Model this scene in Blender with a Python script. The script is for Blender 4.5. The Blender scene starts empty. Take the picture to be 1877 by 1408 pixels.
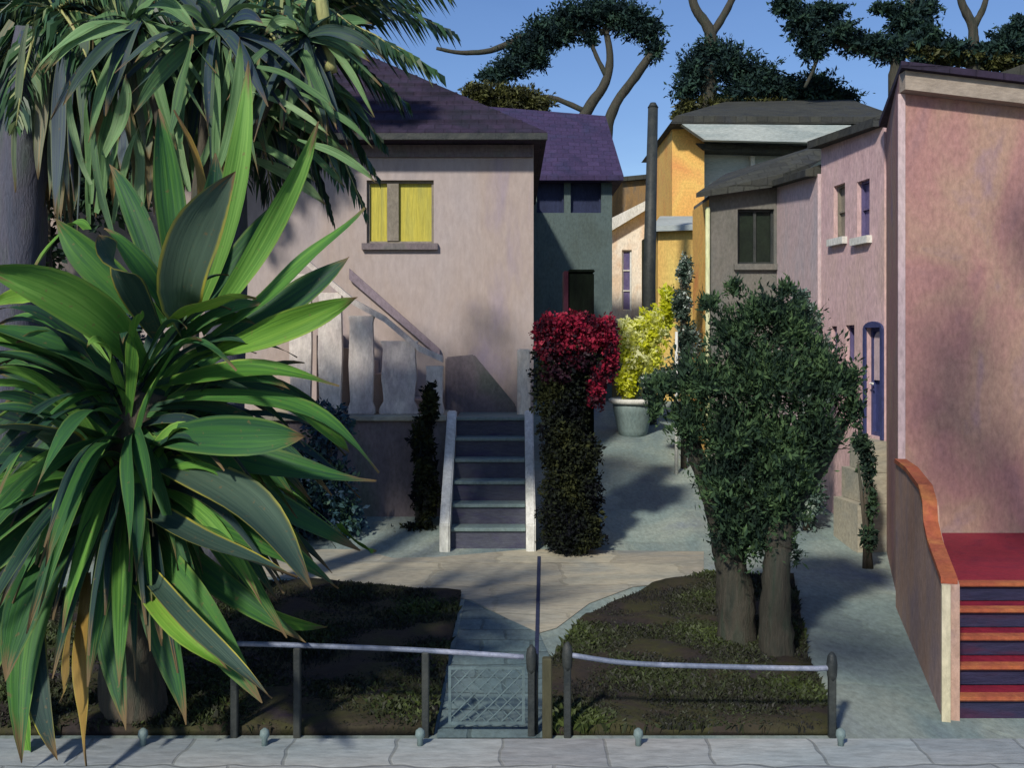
import bpy, bmesh, math, random
import numpy as np
from mathutils import Vector, Matrix, noise
random.seed(7); rng = np.random.default_rng(11)
R = math.radians
S = bpy.context.scene
C = S.collection
F = 1877*35/36.0; CX = 938.5; HY = 620.0; CH = 2.44

def P(px, py, d):
    return Vector(((px-CX)/F*d, d, CH-(py-HY)/F*d))
def G(px, py, z=0.0):                       # where a sight line meets the flat ground
    d = (CH-z)*F/(py-HY)
    return Vector(((px-CX)/F*d, d, z))
def X(px, d): return (px-CX)/F*d
def Z(py, d): return CH-(py-HY)/F*d
def gz(y):
    if y < 11.5: return 0.0
    if y < 26: return 0.14*(y-11.5)
    return 2.03+0.17*(y-26)

sv = Vector((-.45, -.95, .80)).normalized()          # towards the sun
# ------------------------------------------------------------------ materials
def ramp(nt, stops):
    r = nt.nodes.new('ShaderNodeValToRGB'); el = r.color_ramp.elements
    while len(el) < len(stops): el.new(0.5)
    for e, (p, c) in zip(el, stops):
        e.position = p; e.color = (*c, 1)
    return r
def newmat(name):
    m = bpy.data.materials.new(name); m.use_nodes = True
    nt = m.node_tree; b = nt.nodes['Principled BSDF']
    return m, nt, b
def mat(name, cols, scale=(1, 1, 1), ns=2.0, rough=0.85, bump=0.4, fine=24, dist=0.6, metal=0, detail=5, finemix=0.18, rot=(0,0,0)):
    """plaster / stone / paint: brushed-on colour drifting between the given tints, with a fine relief"""
    m, nt, b = newmat(name); N = nt.nodes; L = nt.links
    tc = N.new('ShaderNodeTexCoord'); mp = N.new('ShaderNodeMapping'); mp.inputs['Scale'].default_value = scale
    mp.inputs['Rotation'].default_value = rot
    L.new(tc.outputs['Object'], mp.inputs['Vector'])
    n1 = N.new('ShaderNodeTexNoise'); n1.inputs['Scale'].default_value = ns; n1.inputs['Detail'].default_value = detail
    n1.inputs['Distortion'].default_value = dist; n1.inputs['Roughness'].default_value = 0.55
    L.new(mp.outputs[0], n1.inputs['Vector'])
    k = len(cols); st = [(0.30+0.40*i/max(1, k-1), c) for i, c in enumerate(cols)]
    if k == 1: st = [(0.3, cols[0]), (0.7, tuple(v*1.15 for v in cols[0]))]
    rp = ramp(nt, st); L.new(n1.outputs['Fac'], rp.inputs['Fac'])
    n2 = N.new('ShaderNodeTexNoise'); n2.inputs['Scale'].default_value = fine; n2.inputs['Detail'].default_value = 6
    n2.inputs['Roughness'].default_value = 0.7
    L.new(mp.outputs[0], n2.inputs['Vector'])
    mr = N.new('ShaderNodeMapRange'); mr.inputs['From Min'].default_value = .3; mr.inputs['From Max'].default_value = .7
    mr.inputs['To Min'].default_value = 1-finemix*1.6; mr.inputs['To Max'].default_value = 1+finemix
    L.new(n2.outputs['Fac'], mr.inputs['Value'])
    mx = N.new('ShaderNodeVectorMath'); mx.operation = 'SCALE'
    L.new(rp.outputs['Color'], mx.inputs[0]); L.new(mr.outputs[0], mx.inputs['Scale'])
    L.new(mx.outputs[0], b.inputs['Base Color'])
    bp = N.new('ShaderNodeBump'); bp.inputs['Strength'].default_value = bump; bp.inputs['Distance'].default_value = 0.02
    L.new(n2.outputs['Fac'], bp.inputs['Height']); L.new(bp.outputs[0], b.inputs['Normal'])
    b.inputs['Roughness'].default_value = rough; b.inputs['Metallic'].default_value = metal
    b.inputs['Specular IOR Level'].default_value = 0.25
    return m
def leafmat(name, stops, rough=0.6, trans=0.15, spec=0.3):
    m, nt, b = newmat(name); N = nt.nodes; L = nt.links
    at = N.new('ShaderNodeAttribute'); at.attribute_name = 'v'
    sp = N.new('ShaderNodeSeparateColor'); L.new(at.outputs['Color'], sp.inputs[0])
    k = len(stops); rp = ramp(nt, [(i/max(1, k-1), c) for i, c in enumerate(stops)])
    L.new(sp.outputs[0], rp.inputs['Fac']); L.new(rp.outputs['Color'], b.inputs['Base Color'])
    b.inputs['Roughness'].default_value = rough; b.inputs['Specular IOR Level'].default_value = spec
    if trans > 0:
        t = N.new('ShaderNodeBsdfTranslucent'); L.new(rp.outputs['Color'], t.inputs['Color'])
        ms = N.new('ShaderNodeMixShader'); ms.inputs[0].default_value = trans
        L.new(b.outputs[0], ms.inputs[1]); L.new(t.outputs[0], ms.inputs[2])
        L.new(ms.outputs[0], N['Material Output'].inputs['Surface'])
    return m
def strapmat(name, stops, margin, mfac=1.0):
    """broad strap leaves: R = tint of the leaf, G = across the blade 0..1, B = along the blade"""
    m, nt, b = newmat(name); N = nt.nodes; L = nt.links
    at = N.new('ShaderNodeAttribute'); at.attribute_name = 'v'
    sp = N.new('ShaderNodeSeparateColor'); L.new(at.outputs['Color'], sp.inputs[0])
    cb = N.new('ShaderNodeCombineXYZ')
    def mul(o, k):
        q = N.new('ShaderNodeMath'); q.operation = 'MULTIPLY'; L.new(o, q.inputs[0]); q.inputs[1].default_value = k; return q.outputs[0]
    L.new(mul(sp.outputs[1], 9), cb.inputs[0]); L.new(mul(sp.outputs[2], 1.6), cb.inputs[1]); L.new(mul(sp.outputs[0], 40), cb.inputs[2])
    nz = N.new('ShaderNodeTexNoise'); nz.inputs['Scale'].default_value = 1; nz.inputs['Detail'].default_value = 4; nz.inputs['Distortion'].default_value = .5
    L.new(cb.outputs[0], nz.inputs['Vector'])
    ad = N.new('ShaderNodeMath'); ad.operation = 'MULTIPLY_ADD'; L.new(nz.outputs['Fac'], ad.inputs[0]); ad.inputs[1].default_value = 0.9
    sb = N.new('ShaderNodeMath'); sb.operation = 'SUBTRACT'; L.new(sp.outputs[0], sb.inputs[0]); sb.inputs[1].default_value = 0.45
    L.new(sb.outputs[0], ad.inputs[2])
    k = len(stops); rp = ramp(nt, [(i/max(1, k-1), c) for i, c in enumerate(stops)])
    L.new(ad.outputs[0], rp.inputs['Fac'])
    # yellow margin
    dm = N.new('ShaderNodeMath'); dm.operation = 'SUBTRACT'; L.new(sp.outputs[1], dm.inputs[0]); dm.inputs[1].default_value = .5
    ab = N.new('ShaderNodeMath'); ab.operation = 'ABSOLUTE'; L.new(dm.outputs[0], ab.inputs[0])
    mr = N.new('ShaderNodeMapRange'); mr.inputs['From Min'].default_value = .42; mr.inputs['From Max'].default_value = .46
    mr.inputs['To Max'].default_value = mfac
    L.new(ab.outputs[0], mr.inputs['Value'])
    pt_ = N.new('ShaderNodeMapRange'); pt_.inputs['From Min'].default_value = .35; pt_.inputs['From Max'].default_value = .6; L.new(nz.outputs['Fac'], pt_.inputs['Value'])
    mg = N.new('ShaderNodeMath'); mg.operation = 'MULTIPLY'; L.new(mr.outputs[0], mg.inputs[0]); L.new(pt_.outputs[0], mg.inputs[1])
    mx = N.new('ShaderNodeMix'); mx.data_type = 'RGBA'
    L.new(mg.outputs[0], mx.inputs['Factor']); L.new(rp.outputs['Color'], mx.inputs['A']); mx.inputs['B'].default_value = (*margin, 1)
    tp = N.new('ShaderNodeMath'); tp.operation = 'MULTIPLY_ADD'; L.new(nz.outputs['Fac'], tp.inputs[0]); tp.inputs[1].default_value = .35; L.new(sp.outputs[2], tp.inputs[2])
    tr_ = N.new('ShaderNodeMapRange'); tr_.inputs['From Min'].default_value = 1.06; tr_.inputs['From Max'].default_value = 1.14; L.new(tp.outputs[0], tr_.inputs['Value'])
    sn = N.new('ShaderNodeTexNoise'); sn.inputs['Scale'].default_value = 26; sn.inputs['Detail'].default_value = 2; tc9 = N.new('ShaderNodeTexCoord'); L.new(tc9.outputs['Object'], sn.inputs['Vector'])
    sr = N.new('ShaderNodeMapRange'); sr.inputs['From Min'].default_value = .66; sr.inputs['From Max'].default_value = .74; sr.inputs['To Max'].default_value = .55; L.new(sn.outputs['Fac'], sr.inputs['Value'])
    mxx = N.new('ShaderNodeMath'); mxx.operation = 'MAXIMUM'; L.new(tr_.outputs[0], mxx.inputs[0]); L.new(sr.outputs[0], mxx.inputs[1])
    mx0 = mx; mx = N.new('ShaderNodeMix'); mx.data_type = 'RGBA'; L.new(mxx.outputs[0], mx.inputs['Factor']); L.new(mx0.outputs['Result'], mx.inputs['A']); mx.inputs['B'].default_value = (.16, .11, .05, 1)
    L.new(mx.outputs['Result'], b.inputs['Base Color'])
    b.inputs['Roughness'].default_value = .62; b.inputs['Specular IOR Level'].default_value = .25
    bp = N.new('ShaderNodeBump'); bp.inputs['Strength'].default_value = .5; bp.inputs['Distance'].default_value = .01
    L.new(nz.outputs['Fac'], bp.inputs['Height']); L.new(bp.outputs[0], b.inputs['Normal'])
    t = N.new('ShaderNodeBsdfTranslucent'); L.new(mx.outputs['Result'], t.inputs['Color'])
    ms = N.new('ShaderNodeMixShader'); ms.inputs[0].default_value = .12
    L.new(b.outputs[0], ms.inputs[1]); L.new(t.outputs[0], ms.inputs[2])
    L.new(ms.outputs[0], N['Material Output'].inputs['Surface'])
    return m

def courses(m, sx, sy, strength=.5, dark=.55, flat=False, mortar=.03):
    nt = m.node_tree; N = nt.nodes; L = nt.links; b = N['Principled BSDF']
    tc = N.new('ShaderNodeTexCoord'); sp = N.new('ShaderNodeSeparateXYZ'); L.new(tc.outputs['Object'], sp.inputs[0])
    cb = N.new('ShaderNodeCombineXYZ'); L.new(sp.outputs[0], cb.inputs[0])
    if flat: L.new(sp.outputs[1], cb.inputs[1])
    else:
        ad = N.new('ShaderNodeMath'); ad.operation = 'MULTIPLY_ADD'; L.new(sp.outputs[2], ad.inputs[0]); ad.inputs[1].default_value = .7; L.new(sp.outputs[1], ad.inputs[2]); L.new(ad.outputs[0], cb.inputs[1])
    br = N.new('ShaderNodeTexBrick'); br.inputs['Scale'].default_value = 1; br.inputs['Brick Width'].default_value = sx; br.inputs['Row Height'].default_value = sy
    br.inputs['Mortar Size'].default_value = mortar*sy; br.inputs['Mortar Smooth'].default_value = .6
    br.inputs['Color1'].default_value = (1, 1, 1, 1); br.inputs['Color2'].default_value = (.72, .72, .76, 1); br.inputs['Mortar'].default_value = (dark, dark, dark, 1)
    nz = N.new('ShaderNodeTexNoise'); nz.inputs['Scale'].default_value = 3; L.new(cb.outputs[0], nz.inputs['Vector'])
    va = N.new('ShaderNodeVectorMath'); va.operation = 'MULTIPLY_ADD'; L.new(nz.outputs['Color'], va.inputs[0]); va.inputs[1].default_value = (sy*.3,)*3; L.new(cb.outputs[0], va.inputs[2]); L.new(va.outputs[0], br.inputs['Vector'])
    src = b.inputs['Base Color'].links[0].from_socket
    mu = N.new('ShaderNodeVectorMath'); mu.operation = 'MULTIPLY'; L.new(src, mu.inputs[0]); L.new(br.outputs['Color'], mu.inputs[1]); L.new(mu.outputs[0], b.inputs['Base Color'])
    ob = b.inputs['Normal'].links[0].from_node; bp = N.new('ShaderNodeBump'); bp.inputs['Strength'].default_value = strength; bp.inputs['Distance'].default_value = .02; bp.invert = True
    L.new(br.outputs['Fac'], bp.inputs['Height']); L.new(ob.outputs[0], bp.inputs['Normal']); L.new(bp.outputs[0], b.inputs['Normal'])
M = {}
M['beige'] = mat('beige_plaster', [(.29,.26,.27), (.40,.345,.33), (.39,.32,.285), (.31,.26,.31)], (1,1,.35), .8, bump=.25, fine=15, finemix=.09)
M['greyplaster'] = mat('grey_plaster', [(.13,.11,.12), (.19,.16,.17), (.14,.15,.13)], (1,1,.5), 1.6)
M['rose'] = mat('rose_plaster', [(.30,.175,.18), (.38,.205,.185), (.39,.25,.19), (.27,.185,.235)], (1,1,.55), 1.3)
M['pink'] = mat('pale_pink_plaster', [(.52,.35,.36), (.60,.42,.42), (.54,.39,.35)], (1,1,.4), 1.5)
M['pink2'] = mat('lilac_pink_plaster', [(.48,.37,.40), (.54,.42,.42), (.46,.40,.42)], (1,1,.4), 1.5)
M['stairwall'] = mat('peach_plaster', [(.40,.24,.17), (.42,.28,.22), (.30,.22,.23)], (1,1,.6), 2.0)
M['red'] = mat('red_painted_floor', [(.19,.013,.03), (.24,.018,.036), (.16,.012,.034)], (1,1,1), 3, rough=.55)
M['navy'] = mat('dark_blue_riser', [(.018,.02,.05), (.028,.026,.062), (.055,.016,.04)], (.4,1,2), 3, rough=.6)
M['mauve'] = mat('mauve_wall_shadow', [(.22,.18,.21), (.28,.23,.26)], (1,1,.5), 2)
M['balust'] = mat('baluster_stone', [(.52,.46,.42), (.66,.60,.54), (.44,.38,.37)], (1,1,.4), 3)
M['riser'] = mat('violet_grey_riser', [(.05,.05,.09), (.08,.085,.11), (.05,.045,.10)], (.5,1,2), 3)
M['orange'] = mat('terracotta_edge', [(.40,.12,.045), (.32,.085,.045), (.46,.18,.06)], (1,1,1), 3)
M['roof'] = mat('dark_plum_roof', [(.018,.016,.03), (.04,.028,.055), (.02,.022,.035)], (1,1,1), 1.5, fine=10)
M['blueroof'] = mat('violet_slate_roof', [(.032,.030,.075), (.055,.038,.095), (.035,.036,.085)], (1,1,1), 1.4)
M['navywall'] = mat('navy_boarding', [(.018,.024,.055), (.03,.04,.09)], (1,1,.4), 2)
M['greenwall'] = mat('sage_plaster', [(.07,.10,.10), (.09,.125,.12), (.075,.10,.09)], (1,1,.5), 1.6)
M['orangewall'] = mat('orange_plaster', [(.75,.36,.10), (.80,.50,.14), (.72,.28,.10)], (1,1,.8), .9)
M['yellowwall'] = mat('yellow_plaster', [(.72,.55,.16), (.70,.40,.12)], (1,1,.5), 1.2)
M['cream'] = mat('cream_plaster', [(.70,.64,.54), (.80,.74,.62), (.66,.48,.32)], (1,1,.4), 2)
M['brown'] = mat('ochre_boarding', [(.16,.11,.06), (.28,.17,.07), (.13,.12,.10)], (2,1,.4), 2)
M['grey'] = mat('taupe_plaster', [(.12,.12,.10), (.17,.16,.14), (.13,.14,.13)], (1,1,.5), 1.5)
M['greytrim'] = mat('pale_grey_fascia', [(.32,.38,.37), (.42,.46,.44), (.27,.32,.32)], (.4,1,2), 1.5)
M['darkroof'] = mat('olive_grey_roof', [(.035,.04,.04), (.06,.062,.05), (.045,.05,.055)], (1,1,1), 1.2)
M['white'] = mat('white_trim', [(.55,.56,.50), (.70,.70,.66)], (1,1,.5), 3)
M['dark'] = mat('dark_painted_metal', [(.022,.028,.03), (.05,.055,.05)], (1,1,1), 4, rough=.5)
M['glassdark'] = mat('dark_window_glass', [(.012,.017,.014), (.02,.03,.02)], (1,1,1), 3, rough=.18, bump=.03)
M['yellowblind'] = mat('yellow_blind', [(.42,.38,.07), (.50,.44,.07), (.32,.32,.09)], (3,1,.2), 2, rough=.7, bump=.05)
M['taupeframe'] = mat('taupe_window_frame', [(.20,.18,.14), (.26,.23,.19)], (1,1,.5), 3)
M['violetglass'] = mat('violet_window_glass', [(.10,.09,.20), (.16,.13,.24)], (1,1,.5), 4, rough=.25, bump=.03)
M['bluedoor'] = mat('blue_door_paint', [(.035,.045,.12), (.05,.06,.17)], (1,1,.4), 4, rough=.5)
M['rail'] = mat('blue_grey_metal_rail', [(.10,.12,.16), (.16,.19,.26), (.36,.38,.46)], (1.2,1,1), 2.2, rough=.45, metal=.1)
M['lane'] = mat('blue_grey_paving', [(.17,.22,.23), (.22,.29,.27), (.30,.35,.30), (.20,.24,.28)], (1,.5,1), .9, bump=.35)
M['path'] = mat('sunlit_sandy_path', [(.30,.31,.26), (.46,.42,.31), (.27,.30,.28)], (.35,1,1), 1.2, bump=.35)
M['pavement'] = mat('pale_pavement', [(.26,.31,.32), (.36,.39,.38), (.38,.37,.34)], (.3,1,1), 1.3, bump=.3)
M['kerb'] = mat('kerb_stone', [(.24,.26,.26), (.33,.33,.31)], (1,1,1), 2, bump=.35)
M['road'] = mat('lilac_asphalt', [(.16,.15,.22), (.20,.19,.25)], (1,1,1), 3, fine=60, bump=.4)
M['soil'] = mat('garden_soil', [(.022,.018,.02), (.035,.027,.02), (.04,.04,.014), (.028,.02,.032)], (1,1,1), 1.8, bump=.5, fine=18)
M['tealwalk'] = mat('teal_garden_walk', [(.11,.17,.18), (.15,.21,.21), (.09,.13,.15)], (1,.5,1), 1.5, bump=.3)
M['hill'] = mat('scrubby_hill', [(.03,.05,.025), (.06,.07,.03)], (1,1,1), .3)
M['bark'] = mat('grey_brown_bark', [(.045,.045,.035), (.09,.075,.055), (.05,.06,.045)], (3,3,.5), 3, bump=.9, fine=9)
M['bark2'] = mat('dark_olive_bark', [(.030,.036,.028), (.06,.055,.042), (.035,.048,.034)], (3,3,.5), 3, bump=1.0, fine=12)
M['barklight'] = mat('mauve_palm_bark', [(.07,.085,.12), (.10,.10,.13), (.08,.11,.09)], (3,3,.4), 2, bump=.9)
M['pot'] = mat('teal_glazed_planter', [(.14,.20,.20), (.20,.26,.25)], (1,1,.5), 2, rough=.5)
M['paleg'] = mat('pale_green_stalk', [(.30,.33,.12), (.42,.40,.18)], (2,2,.3), 3)

for k_ in ('roof', 'blueroof', 'darkroof'): courses(M[k_], .24, .17, .5, .68, mortar=.08)
courses(M['lane'], 1.6, 1.2, .15, .86, True); courses(M['pavement'], .62, .44, .4, .6, True); courses(M['path'], 1.3, 1.0, .25, .75, True); courses(M['tealwalk'], .42, .30, .4, .62, True, .06)
# ------------------------------------------------------------------ object helpers
def link(o, root=None):
    C.objects.link(o)
    if root is not None:
        o.parent = root
    return o
def thing(name, label, cat, loc, group=None):
    o = bpy.data.objects.new(name, None); C.objects.link(o); o.location = loc
    o.empty_display_size = .3
    o['label'] = label; o['category'] = cat
    if group: o['group'] = group
    return o
def tag(o, label, cat, group=None):
    o['label'] = label; o['category'] = cat
    if group: o['group'] = group
    return o
def absloc(o):
    v = Vector((0, 0, 0))
    while o is not None: v += o.location; o = o.parent
    return v
def finish(name, bm, m, parent=None, smooth=False, origin=None):
    bmesh.ops.recalc_face_normals(bm, faces=bm.faces)
    me = bpy.data.meshes.new(name)
    off = absloc(parent) if parent is not None else (Vector(origin) if origin is not None else Vector((0, 0, 0)))
    bmesh.ops.translate(bm, verts=bm.verts, vec=-off)
    bm.to_mesh(me); bm.free()
    for mm in (m if isinstance(m, (list, tuple)) else [m]): me.materials.append(mm)
    if smooth:
        for p in me.polygons: p.use_smooth = True
    o = bpy.data.objects.new(name, me); link(o, parent)
    if parent is None and origin is not None: o.location = origin
    return o
def box(bm, x0, x1, y0, y1, z0, z1):
    v = [bm.verts.new((x, y, z)) for z in (z0, z1) for (x, y) in ((x0, y0), (x1, y0), (x1, y1), (x0, y1))]
    for f in ((0,1,2,3), (4,5,6,7), (0,1,5,4), (1,2,6,5), (2,3,7,6), (3,0,4,7)): bm.faces.new([v[i] for i in f])
def obox(bm, o, U, N, u, n, z):
    """box in a wall's own frame: along the wall U, into the wall N"""
    v = []
    for zz in z:
        for (a, b) in ((u[0], n[0]), (u[1], n[0]), (u[1], n[1]), (u[0], n[1])):
            q = o+U*a+N*b; v.append(bm.verts.new((q.x, q.y, zz)))
    for f in ((0,1,2,3), (4,5,6,7), (0,1,5,4), (1,2,6,5), (2,3,7,6), (3,0,4,7)): bm.faces.new([v[i] for i in f])
def prism(bm, pts, vec):
    a = [bm.verts.new(p) for p in pts]; b = [bm.verts.new(Vector(p)+Vector(vec)) for p in pts]
    bm.faces.new(a); bm.faces.new(b[::-1])
    for i in range(len(a)):
        j = (i+1) % len(a); bm.faces.new((a[i], a[j], b[j], b[i]))
def hull(bm, pts):
    v = [bm.verts.new(p) for p in pts]
    r = bmesh.ops.convex_hull(bm, input=v)
    bmesh.ops.delete(bm, geom=[g for g in r['geom_interior'] if isinstance(g, bmesh.types.BMVert)], context='VERTS')
def bevel(bm, w=.01, seg=2):
    bmesh.ops.bevel(bm, geom=list(bm.edges), offset=w, segments=seg, affect='EDGES', clamp_overlap=True)
def tube(bm, pts, rads, n=10, jit=0.0, cap=True):
    pts = [Vector(p) for p in pts]; rings = []
    up = Vector((0, 1, 0.01))
    for i, p in enumerate(pts):
        t = (pts[min(i+1, len(pts)-1)]-pts[max(i-1, 0)]).normalized()
        a = t.cross(up)
        if a.length < .05: a = t.cross(Vector((1, 0, 0)))
        a.normalize(); b = t.cross(a)
        ring = []
        for k in range(n):
            an = 2*math.pi*k/n
            rr = rads[i]*(1+jit*noise.noise(Vector((k*1.7, i*.8, p.x*3))))
            ring.append(bm.verts.new(p+(a*math.cos(an)+b*math.sin(an))*rr))
        rings.append(ring)
    for i in range(len(rings)-1):
        for k in range(n):
            bm.faces.new((rings[i][k], rings[i][(k+1) % n], rings[i+1][(k+1) % n], rings[i+1][k]))
    if cap: bm.faces.new(rings[0]); bm.faces.new(rings[-1][::-1])
def smoothpath(pts, n=6):
    """Catmull-Rom through the points"""
    pts = [Vector(p) for p in pts]; q = [pts[0]*2-pts[1]]+pts+[pts[-1]*2-pts[-2]]; out = []
    for i in range(1, len(q)-2):
        for k in range(n):
            t = k/n; a, b, c, d = q[i-1], q[i], q[i+1], q[i+2]
            out.append(0.5*((2*b)+(c-a)*t+(2*a-5*b+4*c-d)*t*t+(3*b-a-3*c+d)*t**3))
    out.append(pts[-1]); return out
def limb(bm, pxs, d, w0, w1, n=10, jit=.25, dz=None):
    """limb traced through picture points at its own distance, tapering between two widths in metres"""
    pts = []
    for i, q in enumerate(pxs):
        dd = d if len(q) == 2 else q[2]
        pts.append(P(q[0], q[1], dd))
    sp = smoothpath(pts, 5); m_ = len(sp)
    tube(bm, sp, [w0+(w1-w0)*i/(m_-1) for i in range(m_)], n, jit)

def leaves(name, blobs, count, size, m, parent, aspect=.42, shell=.45, droop=0.0, vr=(0, 1), clump=2.2, ragged=.35, origin=None, along=None, seed=0):
    """a crown of many small leaf blades filling ragged clumps. blobs: (centre, (rx,ry,rz)[, tint shift])"""
    r = np.random.default_rng(seed+len(blobs)*13+count)
    cen = np.array([tuple(b[0]) for b in blobs]); rad = np.array([b[1] for b in blobs])
    sh = np.array([b[2] if len(b) > 2 else 0. for b in blobs])
    w = (rad[:, 0]*rad[:, 1]*rad[:, 2])**(2/3); w = w/w.sum()
    idx = r.choice(len(blobs), count, p=w)
    dirs = r.normal(size=(count, 3)); dirs /= np.linalg.norm(dirs, axis=1)[:, None]
    rr = r.random(count)**shell
    # ragged outline: radius modulated with direction
    k = np.array([noise.noise(Vector((float(d[0]*clump+i*3.1), float(d[1]*clump), float(d[2]*clump+7))))for d, i in zip(dirs, idx)])
    k2 = np.array([noise.noise(Vector((float(d[0]*clump*3.2+i*1.3), float(d[1]*clump*3.2), float(d[2]*clump*3.2+3))))for d, i in zip(dirs, idx)])
    rr = rr*(1+ragged*1.5*k+ragged*.9*k2)
    pos = cen[idx]+dirs*rad[idx]*rr[:, None]
    ax = r.normal(size=(count, 3))*.75+dirs*.9; ax[:, 2] -= droop
    if along is not None: ax = ax*.35+np.array(along)[None, :]
    ax /= np.linalg.norm(ax, axis=1)[:, None]
    sd = np.cross(ax, r.normal(size=(count, 3))); sd /= np.linalg.norm(sd, axis=1)[:, None]
    nrm = np.cross(ax, sd)
    L = size*(.45+1.2*r.random(count)**1.6)[:, None]; W = L*aspect*.5
    v = np.stack([pos-ax*L*.5, pos-sd*W+nrm*L*.06, pos+ax*L*.5, pos+sd*W+nrm*L*.06], 1).reshape(-1, 3)
    off = np.array(absloc(parent)) if parent is not None else (np.array(origin) if origin is not None else np.zeros(3))
    v = v-off
    me = bpy.data.meshes.new(name)
    me.vertices.add(count*4); me.vertices.foreach_set('co', v.ravel())
    me.loops.add(count*4); me.loops.foreach_set('vertex_index', np.arange(count*4, dtype=np.int32))
    me.polygons.add(count); me.polygons.foreach_set('loop_start', np.arange(0, count*4, 4, dtype=np.int32))
    me.update(calc_edges=True)
    cn = np.array([noise.noise(Vector((float(p[0]), float(p[1]), float(p[2])))*(1.3/max(.25, float(rad.mean()))))for p in pos])
    val = np.clip(.45+.75*cn+.22*r.normal(size=count)+sh[idx], 0, 1)*(vr[1]-vr[0])+vr[0]
    ca = me.color_attributes.new('v', 'FLOAT_COLOR', 'POINT')
    col = np.ones((count*4, 4), np.float32); col[:, :3] = np.repeat(val, 4)[:, None]
    ca.data.foreach_set('color', col.ravel())
    me.materials.append(m)
    o = bpy.data.objects.new(name, me); link(o, parent)
    if parent is None and origin is not None: o.location = origin
    return o
def pb(lst, d, dep=None, k=1.0):
    """blobs given in picture units (x, y, rx, ry[, tint shift[, distance]])"""
    out = []
    for b in lst:
        dd = b[5] if len(b) > 5 else d
        rx, rz = b[2]*dd/F*k, b[3]*dd/F*k
        out.append((P(b[0], b[1], dd), (rx, dep or (rx+rz)*.5, rz), b[4] if len(b) > 4 else 0))
    return out

# ------------------------------------------------------------------ walls with real openings
def walls(name, foot, tops, z0, m, parent, holes={}, depth=.14):
    """foot: corners anticlockwise from above; holes: {edge: [(u0,u1,z0,z1)]} in metres"""
    bm = bmesh.new(); n = len(foot)
    if not isinstance(tops, (list, tuple)): tops = [tops]*n
    for i in range(n):
        a = Vector((*foot[i], 0)); b = Vector((*foot[(i+1) % n], 0)); Lw = (b-a).length
        U = (b-a)/Lw; N = Vector((-U.y, U.x, 0)); ta, tb = tops[i], tops[(i+1) % n]
        hs = holes.get(i, [])
        us = sorted({0, Lw, *[h[0] for h in hs], *[h[1] for h in hs]})
        zs = sorted({z0, *[h[2] for h in hs], *[h[3] for h in hs]})+[None]
        top = lambda u: ta+(tb-ta)*u/Lw
        for j in range(len(us)-1):
            for k in range(len(zs)-1):
                u0, u1 = us[j], us[j+1]; za = zs[k]; zb = zs[k+1]
                if zb is not None:
                    uc, zc = (u0+u1)/2, (za+zb)/2
                    if any(h[0] < uc < h[1] and h[2] < zc < h[3] for h in hs): continue
                q = [a+U*u0+Vector((0,0,za)), a+U*u1+Vector((0,0,za)),
                     a+U*u1+Vector((0,0, zb if zb is not None else top(u1))), a+U*u0+Vector((0,0, zb if zb is not None else top(u0)))]
                bm.faces.new([bm.verts.new(p) for p in q])
        for h in hs:
            c = [a+U*h[0]+Vector((0,0,h[2])), a+U*h[1]+Vector((0,0,h[2])), a+U*h[1]+Vector((0,0,h[3])), a+U*h[0]+Vector((0,0,h[3]))]
            for k in range(4):
                p, q = c[k], c[(k+1) % 4]
                bm.faces.new([bm.verts.new(v) for v in (p, q, q+N*depth, p+N*depth)])
    bm.faces.new([bm.verts.new((foot[i][0], foot[i][1], tops[i])) for i in range(n)])
    bmesh.ops.remove_doubles(bm, verts=bm.verts, dist=.0005)
    # keep the winding given above: recalc is unreliable on open shells
    me = bpy.data.meshes.new(name); off = absloc(parent)
    bmesh.ops.translate(bm, verts=bm.verts, vec=-off); bm.to_mesh(me); bm.free(); me.materials.append(m)
    o = bpy.data.objects.new(name, me); link(o, parent); return o
def window(parent, a, b, h, frame, pane, depth=.14, bars=1, sill=None, ft=.05, hbars=0, panename='pane', wname='window'):
    a = Vector((*a, 0)); b = Vector((*b, 0)); U = (b-a).normalized(); N = Vector((-U.y, U.x, 0))
    u0, u1, z0, z1 = h; bm = bmesh.new(); e = .001
    n0, n1 = depth*.45, depth*.45+.05
    obox(bm, a, U, N, (u0+e, u0+ft), (n0, n1), (z0+e, z1-e)); obox(bm, a, U, N, (u1-ft, u1-e), (n0, n1), (z0+e, z1-e))
    obox(bm, a, U, N, (u0+ft+e, u1-ft-e), (n0, n1), (z0+e, z0+ft)); obox(bm, a, U, N, (u0+ft+e, u1-ft-e), (n0, n1), (z1-ft, z1-e))
    for k in range(bars):
        c = u0+(u1-u0)*(k+1)/(bars+1)
        obox(bm, a, U, N, (c-ft*.6, c+ft*.6), (n0+.004, n1-.002), (z0+ft+e, z1-ft-e))
    for k in range(hbars):
        c = z0+(z1-z0)*(k+1)/(hbars+1)
        obox(bm, a, U, N, (u0+ft+e, u1-ft-e), (n0+.007, n1-.005), (c-ft*.4, c+ft*.4))
    w = finish(wname, bm, frame, parent)
    bm = bmesh.new(); obox(bm, a, U, N, (u0+.01, u1-.01), (n1-.012, n1+.01), (z0+.01, z1-.01)); finish(panename, bm, pane, w)
    if sill:
        bm = bmesh.new(); obox(bm, a, U, N, (u0-.06, u1+.06), (-.07, depth*.4), (z0-.09, z0-.002)); finish('sill', bm, sill, w)
    return w

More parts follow.
